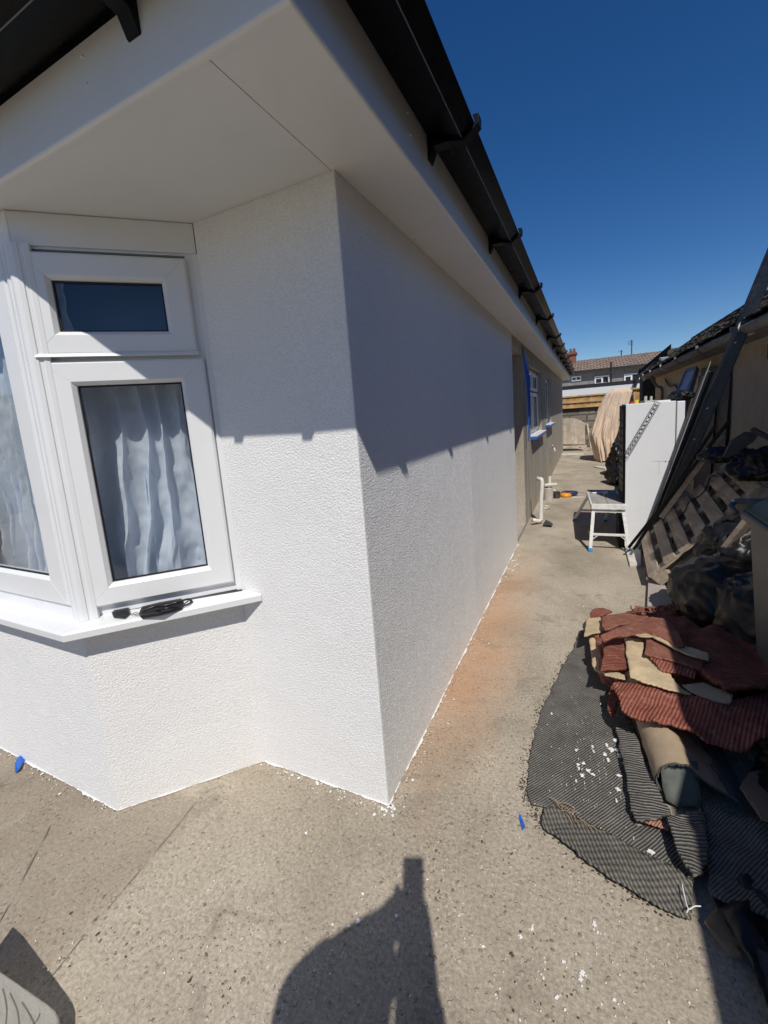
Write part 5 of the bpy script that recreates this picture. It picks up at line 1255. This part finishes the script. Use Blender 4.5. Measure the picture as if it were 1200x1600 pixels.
m = MB(); m.hexa([(bx0+.02, by0+.02, .05), (bx0+.065, by0+.02, .05), (bx0+.065, by0+.07, .05), (bx0+.02, by0+.07, .05), (bx0-.012, by0-.012, bh-.05), (bx0+.035, by0-.012, bh-.05), (bx0+.035, by0+.03, bh-.05), (bx0-.012, by0+.03, bh-.05)]); m.build('corner_rib', 'bin', wb, bevel=.01)

# shaded clutter at the lower right
sheet('cardboard_piece', [(1100,1440),(1126,1412),(1150,1420),(1160,1500),(1140,1492)], .03, 'card', 'torn brown cardboard piece in the shade at the lower right', 'cardboard', None, .004, .006, .02, jag=.001)
sheet('cardboard_piece', [(1155,1230),(1170,1205),(1230,1200),(1240,1290),(1190,1280)], .10, 'card', 'brown cardboard flap in the shade right of the carpet roll', 'cardboard', None, .004, .006, .02, jag=.001)
sheet('black_sheeting', [(1110,1390),(1180,1370),(1280,1420),(1330,1640),(1230,1640),(1165,1500)], .05, 'bag', 'crumpled black plastic sheeting in the shade along the right edge', 'plastic sheeting', None, .003, .05, .02, fr=12)
m = MB(); a = AZ(1120, 1440, .02); m.bar(AZ(1165, 1450, .05), AZ(1230, 1580, .05), .05, .02); tag(m.build('dark_batten', 'charcoal', org=AZ(1165, 1450)), 'dark batten lying in the shade at the lower right edge', 'batten')
bagblob('rubbish_bag', (.80, 1.75, 0), (.22, .26, .16), 'bag', 'black bag in deep shade right of the carpet roll', 'bag', BG, 51, .5)
bagblob('plaster_lump', AZ(1183, 1183, .06), (.03, .02, .015), 'cast', 'small grey lump of plaster in the shade at the right edge', 'lump', None, 3, .9, base_flat=False)

# ------------------------------------------------------------ hop-up work platform
hu = empty('work_platform', (.2, 5.1, 0), 'white aluminium folding work platform with blue feet standing in the path', 'step platform')
fl_, fr_ = AZ(921, 862), AZ(984, 865); 
zt3 = .50
tl, tr = AY(926, 788, 4.66), AY(976, 788, 4.66); print('HOP', fl_, fr_, tl, tr, AZ(906,767,.5), AZ(950,767,.5), AZ(897,812))
zt3 = (tl.z+tr.z)/2
yb_ = AZ(928, 766, zt3).y; yb_ = min(yb_, 6.0)
x0h, x1h = tl.x-.005, tr.x+.005; bxl = AZ(907, 767, zt3).x
Lh = yb_-4.66
def hp_(u, v, z): # u across 0..1, v along 0..1
    return Vector((x0h+(x1h-x0h)*u+(bxl-x0h)*v*.35, 4.66+Lh*v, z))
for s in (0, 1):
    m = MB(); u0, u1 = (0.02, .49) if s == 0 else (.51, .98)
    m.hexa([hp_(u0, .01, zt3-.012), hp_(u1, .01, zt3-.012), hp_(u1, .99, zt3-.012), hp_(u0, .99, zt3-.012), hp_(u0, .01, zt3), hp_(u1, .01, zt3), hp_(u1, .99, zt3), hp_(u0, .99, zt3)]); m.build('deck_board', 'dustytop', hu, bevel=.002)
m = MB(); m.hexa([hp_(-.02, -.02, zt3-.05), hp_(1.02, -.02, zt3-.05), hp_(1.02, .005, zt3-.05), hp_(-.02, .005, zt3-.05), hp_(-.02, -.02, zt3+.004), hp_(1.02, -.02, zt3+.004), hp_(1.02, .005, zt3+.004), hp_(-.02, .005, zt3+.004)])
m.hexa([hp_(-.02, .995, zt3-.05), hp_(1.02, .995, zt3-.05), hp_(1.02, 1.02, zt3-.05), hp_(-.02, 1.02, zt3-.05), hp_(-.02, .995, zt3+.004), hp_(1.02, .995, zt3+.004), hp_(1.02, 1.02, zt3+.004), hp_(-.02, 1.02, zt3+.004)])
m.bar(hp_(-.005, 0, zt3-.03), hp_(-.005, 1, zt3-.03), .02, .05); m.bar(hp_(1.005, 0, zt3-.03), hp_(1.005, 1, zt3-.03), .02, .05); m.build('frame', 'aluminium', hu, bevel=.002)
bl_, br_ = AZ(897, 813), Vector((fr_.x+.03, AZ(897, 813).y, 0))
br_.x = bl_.x+(fr_.x-fl_.x)
tops = [hp_(.05, .03, zt3-.05), hp_(.95, .03, zt3-.05), hp_(.05, .97, zt3-.05), hp_(.95, .97, zt3-.05)]
feet = [fl_+Vector((.008,.01,.0)), fr_+Vector((-.0,.01,.0)), bl_, br_]
for t_, f_ in zip(tops, feet):
    m = MB(); m.bar(f_+Vector((0,0,.01)), t_, .032, .022, (0,1,0)); m.build('leg', 'aluminium', hu, bevel=.003)
    m = MB(); m.bar(f_, f_+(t_-f_)*.085, .038, .032, (0,1,0)); m.build('foot', 'bluefoot', hu, bevel=.004)
for i_, j_, hts in ((0, 1, (.40, .94)), (2, 3, (.42, .94))):
    for h_ in hts:
        m = MB(); m.bar(feet[i_].lerp(tops[i_], h_), feet[j_].lerp(tops[j_], h_), .022, .022); m.build('crossbar', 'aluminium', hu, bevel=.002)
for i_, j_ in ((0, 1), (1, 0)):
    m = MB(); a = feet[i_].lerp(tops[i_], .26); b = feet[i_].lerp(tops[i_], .40).lerp(feet[j_].lerp(tops[j_], .40), .22); m.bar(a, b, .010, .006); m.build('brace', 'aluminium', hu)
m = MB(); m.bar(hp_(-.02, .02, zt3-.10), hp_(-.02, .05, zt3-.02), .012, .03); m.build('catch', 'redplastic', hu, bevel=.003)
m = MB(); c_ = hp_(.35, .72, zt3+.012); m.tube([c_+Vector((-.07,-.03,0)), c_+Vector((.07,.03,0))], .011, 8); m.tube([c_+Vector((.05,.0,.0)), c_+Vector((.075,.06,.0))], .014, 8); m.box(tuple(c_+Vector((.04,-.01,-.012))), tuple(c_+Vector((.09,.03,.012))))
tag(m.build('hand_tool', 'aluminium', org=c_, bevel=.002), 'grey hand tool lying on the deck of the work platform', 'tool')

# ------------------------------------------------------------ things along the cement wall
XW = XC
pb = AZ(845, 819); pt = pb+Vector((-.02, .06, 0))
ptp = AY(848, 748, 5.62)
m = MB(); base = AY(846, 816, 5.58); 
top = Vector((base.x-.0, 5.66, AY(847, 748, 5.66).z)); lo_ = AY(832, 814, 5.5)
path = [AY(833, 816, 5.48)+Vector((0,0,.03)), Vector((base.x-.03, 5.56, .035)), Vector((base.x, 5.58, .06)), base.lerp(top, .5)+Vector((0,0,.03)), Vector((top.x+.012, top.y, top.z-.05)), Vector((top.x+.005, top.y+.01, top.z-.01)), Vector((top.x-.05, top.y+.03, top.z))]
m.tube(path, .027, 12)
tag(m.build('waste_pipe', 'pipe', org=(base.x, base.y, 0), smooth=True), 'white plastic waste pipe with elbows at both ends standing against the cement wall', 'pipe')
c = AZ(857, 781); c.x = max(c.x, XW+.09)
m = MB(); m.lathe(c, [(.001, 0), (.07, 0), (.078, .20), (.07, .205), (.07, .19), (.001, .19)], 20)
tb = tag(m.build('plastic_tub', 'tub', org=c), 'dusty white tub standing by the cement wall', 'tub')
pc = c+Vector((.02, .03, .24)); m = MB(); m.tube([pc+Vector((-.07, -.02, 0)), pc+Vector((.11, .0, .01))], .024, 10); m.tube([pc+Vector((0, 0, 0)), pc+Vector((.0, .03, .14))], .022, 10); m.tube([pc+Vector((-.02, 0, -.05)), pc+Vector((.09, -.03, -.09))], .014, 8)
tag(m.build('pipe_fitting', 'pipe', org=pc), 'white tee shaped pipe fitting resting on top of the dusty tub', 'pipe fitting')
c2 = AZ(869, 778); m = MB(); m.lathe(c2, [(.001, 0), (.058, 0), (.066, .10), (.058, .102), (.055, .03), (.001, .03)], 20); tag(m.build('black_bucket', 'blacktub', org=c2), 'low black bucket just right of the dusty tub', 'bucket')
ex = empty('cable_reel', AZ(884, 776), 'orange plug block and coiled navy cable on the ground beyond the buckets', 'extension lead')
c3 = AZ(884, 776); bm2 = MB(); bm2.lathe(c3, [(.001, 0), (.085, 0), (.09, .035), (.06, .06), (.001, .062)], 18); bm2.build('socket_block', 'orange', ex, smooth=True)
m = MB(); pts = []
for k in range(60): a = k*.55; r_ = .10+.025*math.sin(k*.7); pts.append(c3+Vector((.05+r_*math.cos(a), .10+r_*.8*math.sin(a), .03+.03*abs(math.sin(k*.31)))))
m.tube(bez(pts, 2), .011, 6); m.build('cable', 'navycable', ex, smooth=True)
m = MB(); m.tube(bez([c3+Vector((.12,.05,.02)), c3+Vector((.22,.15,.005)), c3+Vector((.26,-.02,.005)), c3+Vector((.10,-.08,.005))], 8), .006, 6); m.build('flex', 'pipe', ex, smooth=True)
c4 = AZ(851, 794); m = MB()
for a in range(2): m.tube([c4+Vector((.06*math.cos(t*.5)+a*.02, .09*math.sin(t*.5), .008+a*.01)) for t in range(14)], .008, 6)
m.bar(c4+Vector((-.04,.05,.012)), c4+Vector((.05,-.05,.012)), .022, .006); tag(m.build('brush_head', 'paleplank', org=c4), 'small oval paint scraper hoop lying near the tub', 'tool')
sheet('dust_scrap', [(848,820),(853,812),(864,818),(862,821)], .03, 'charcoal', 'small dark scrap of sheet at the foot of the white pipe', 'scrap', None, .003, .01, .015)
q = AX(860, 700, XW+.01); tp = empty('outside_tap', (XW, q.y, q.z), 'small pipe stub and tap on the cement wall below the side window', 'tap')
m = MB(); m.tube([(XW-.01, q.y, q.z), (XW+.10, q.y, q.z)], .02, 10); m.build('stub', 'chrome', tp); m = MB(); m.tube([(XW+.08, q.y, q.z), (XW+.11, q.y-.12, q.z-.06)], .016, 8); m.tube([(XW+.06, q.y+.05, q.z+.05), (XW+.06, q.y-.05, q.z+.06)], .012, 8); m.build('handle', 'pipe', tp)
# thin pole by fridge
m = MB(); a = AZ(961, 775); m.tube([a, a+Vector((.02, .1, .55))], .007, 6); tag(m.build('thin_rod', 'bracket', org=a), 'thin dark rod standing upright left of the fridge', 'rod')

# ------------------------------------------------------------ the photographer (behind the camera, casts the shadow)
def person():
    f = Vector((math.sin(R(SUN_AZ)), math.cos(R(SUN_AZ)), 0)); u = Vector((f.y, -f.x, 0))   # forward, right
    C0 = Vector((0, 0, 1.5))
    def P(uu, bk, z): return C0+u*uu-f*bk+Vector((0, 0, z))
    def skin(name, nodes, edges, mat, parent, root, sub=2, org=None):
        me = bpy.data.meshes.new(name); o3 = ORG[parent.name] if parent else org
        me.from_pydata([tuple(p-o3) for p, r in nodes], edges, []); o = bpy.data.objects.new(name, me); col.objects.link(o)
        if parent: o.parent = parent
        else: o.location = o3
        ORG[o.name] = o3
        md = o.modifiers.new('skin', 'SKIN'); md.use_smooth_shade = True
        sv = me.skin_vertices[0].data if me.skin_vertices else None
        if sv is None:
            bm = bmesh.new(); bm.from_mesh(me); bm.verts.layers.skin.verify(); bm.to_mesh(me); bm.free(); sv = me.skin_vertices[0].data
        for i, (p, r) in enumerate(nodes):
            rr = r if isinstance(r, tuple) else (r, r); sv[i].radius = rr; sv[i].use_root = i in root
        s = o.modifiers.new('sub', 'SUBSURF'); s.levels = sub; s.render_levels = sub
        me.materials.append(MT[mat]); return o
    cu = -.165
    base = P(cu, .44, -1.5)
    N = []; E = []
    def add(p, r, par=None):
        N.append((p, r)); i = len(N)-1
        if par is not None: E.append((par, i))
        return i
    pel = add(P(cu, .46, -.60), (.15, .11)); wa = add(P(cu, .46, -.44), (.135, .10), pel); chst = add(P(cu, .42, -.22), (.165, .12), wa); nb_ = add(P(cu, .44, -.12), (.075, .065), chst)
    nk = add(P(cu, .39, -.06), (.055, .055), nb_); hd = add(P(cu, .33, .0), (.078, .085), nk); hd2 = add(P(cu, .29, .07), (.09, .10), hd); hd3 = add(P(cu, .295, .13), (.062, .07), hd2)
    # right arm
    hands = []
    for sd2, sh, elb, wr in ((1, (.0, .36, -.14), (-.012, .26, -.32), (-.012, .056, -.072)), (-1, (-.32, .30, -.11), (-.350, .14, -.18), (-.078, .064, -.066))):
        a = add(P(*sh), .075, chst); b = add(P(*elb), .046 if sd2 > 0 else .055, a); mid = add(P(*elb).lerp(P(*wr), .66 if sd2 > 0 else .5)+u*(-.016 if sd2 > 0 else 0), .066, b); c = add(P(*wr), .046, mid); 
        hc = add(P(wr[0]+(-.006 if sd2 > 0 else .026), .034, -.028), (.046, .028), c); hands.append((hc, sd2))
    for sd2 in (-1, 1):
        h = add(P(cu+.09*sd2, .46, -.68), .088, pel); k = add(P(cu+.10*sd2, .42, -1.05), .058, h); an = add(P(cu+.10*sd2, .46, -1.42), .038, k); fo_ = add(P(cu+.11*sd2, .36, -1.465), (.042, .032), an); add(P(cu+.12*sd2, .27, -1.475), (.036, .022), fo_)
    pe = skin('person', N, E, 'skin', None, {0}, 2, base)
    tag(pe, 'person in a navy shirt holding up a phone, casting the foreground shadow', 'person')
    # fingers: own chains, part of the body object kept as a child piece
    FN = []; FE = []; roots = set()
    for (hc, sd2) in hands:
        c = N[hc][0]
        for k in range(5):
            z0 = -.012+k*.014-.02; inward = -1 if sd2 > 0 else 1
            if k < 4: pts = [c+Vector((0,0,z0)), c+u*(.020*sd2)-f*(-.006)+Vector((0,0,z0+.008)), c+u*(.030*sd2*.8)-f*(-.020)*.4+Vector((0,0,z0+.014)), c+u*(.006*sd2)+f*(.006)+Vector((0,0,z0+.016+.002*k))]
            else: pts = [c+Vector((0,0,.0)), c+u*(inward*.016)-f*.012+Vector((0,0,.022)), c+u*(inward*.024)-f*.010+Vector((0,0,.044))]
            i0 = len(FN); roots.add(i0)
            for q, p in enumerate(pts): FN.append((p, .0088-.0008*q)); 
            FE += [(i0+q, i0+q+1) for q in range(len(pts)-1)]
    skin('fingers', FN, FE, 'skin', pe, roots, 1)
    # shirt and trousers follow the body
    def cloth(name, idx, grow, mat):
        mp = {j: i for i, j in enumerate(idx)}; nodes = []
        for j in idx:
            p, r = N[j]; rr = r if isinstance(r, tuple) else (r, r); nodes.append((p, (rr[0]+grow, rr[1]+grow)))
        return skin(name, nodes, [(mp[a], mp[b]) for a, b in E if a in mp and b in mp], mat, pe, {0}, 2)
    cloth('shirt', [0, 1, 2, 3, 8, 9, 10, 13, 14, 15], .012, 'shirt')
    legs = [0]+[i for i in range(18, 28) if (i-18) % 5 in (0, 1, 2)]
    cloth('trousers', legs, .014, 'jeans')
    m = MB(); hcx = P(cu, .295, .08); vs = []
    bm = bmesh.new(); bmesh.ops.create_icosphere(bm, subdivisions=3, radius=1)
    vv_ = [v.co.copy() for v in bm.verts]; ff_ = [tuple(v.index for v in fc.verts) for fc in bm.faces]; bm.free()
    m.add([hcx+u*(v.x*.088)-f*(v.y*.098+.012)+Vector((0,0,v.z*.088+.02)) for v in vv_ ], [fc for fc in ff_ if sum(vv_[i].z for i in fc)/3 > -.1 or sum(vv_[i].y for i in fc)/3 > .35]); m.build('hair', 'hair', pe, smooth=True, solid=.006)
    fc = P(cu, .195, .045)
    m = MB(); m.tube([fc+Vector((0,0,.035)), fc+f*.012+Vector((0,0,.01)), fc+f*.024+Vector((0,0,-.008)), fc+Vector((0,0,-.016))], [.006, .010, .013, .008], 8); m.build('nose', 'skin', pe, smooth=True)
    for s in (-1, 1):
        m = MB(); m.lathe(fc+u*.032*s+Vector((0,0,.022))-f*.008, [(.001,-.008), (.010,-.004), (.012, 0), (.010, .004), (.001,.008)], 10); m.build('eye', 'whitepaint', pe, smooth=True)
        m = MB(); m.lathe(P(cu+.088*s, .30, .04), [(.001,-.03), (.010,-.02), (.013,.01), (.010,.026), (.001,.03)], 10); m.build('ear', 'skin', pe, smooth=True)
    m = MB(); m.tube([fc+u*-.025+Vector((0,0,-.040))-f*.002, fc+f*.006+Vector((0,0,-.042)), fc+u*.025+Vector((0,0,-.040))-f*.002], [.003, .006, .003], 8); m.build('mouth', 'redplastic', pe, smooth=True)
    for s in (-1, 1):
        m = MB(); a = P(cu+.10*s, .50, -1.5); b = P(cu+.125*s, .22, -1.5)
        m.tube([a+Vector((0,0,.045)), a.lerp(b, .4)+Vector((0,0,.048)), a.lerp(b, .8)+Vector((0,0,.036)), b+Vector((0,0,.028))], [.044, .050, .044, .026], 12); m.build('shoe', 'shoe', pe, smooth=True)
    # the phone in both hands, its lens where the photograph was taken from
    nz = Vector((0, 0, 1)); ph = MB(); V = M3 @ Vector((0, 0, 1)); U = M3 @ Vector((0, 1, 0)); S = M3 @ Vector((1, 0, 0))
    o = CAM+V*.012+U*-.10-S*.050
    ph.obox(o, S*.070, U*.180, V*.009)
    tag(ph.build('phone', 'keyplastic', org=CAM, bevel=.004), 'black phone held up in both hands by the person', 'phone')
person()

hd_ = MB(); rnd = random.Random(5)
for k in range(9000):
    t = rnd.random(); c = Vector((-19+t*9, -9+t*8+rnd.gauss(0, .5), abs(rnd.random()**.8)*2.6*(1+.35*noise.noise(Vector((t*9, 0, 0)))))); a = Vector((rnd.gauss(0,1), rnd.gauss(0,1), rnd.gauss(0,1))).normalized(); b = a.orthogonal().normalized()*.09; a = a*.13
    hd_.add([c-a, c+b, c+a, c-b], [(0,1,2,3)])
tag(hd_.build('hedge', mat_plain('hedge_leaves', (.05, .085, .025), .7, .4, 2), org=(-14, -5, 0)), 'leafy green hedge reflected in the left bay window', 'hedge')
# drop the shallow-angle artefacts: smooth shading by angle where it helps
scene.render.film_transparent = False
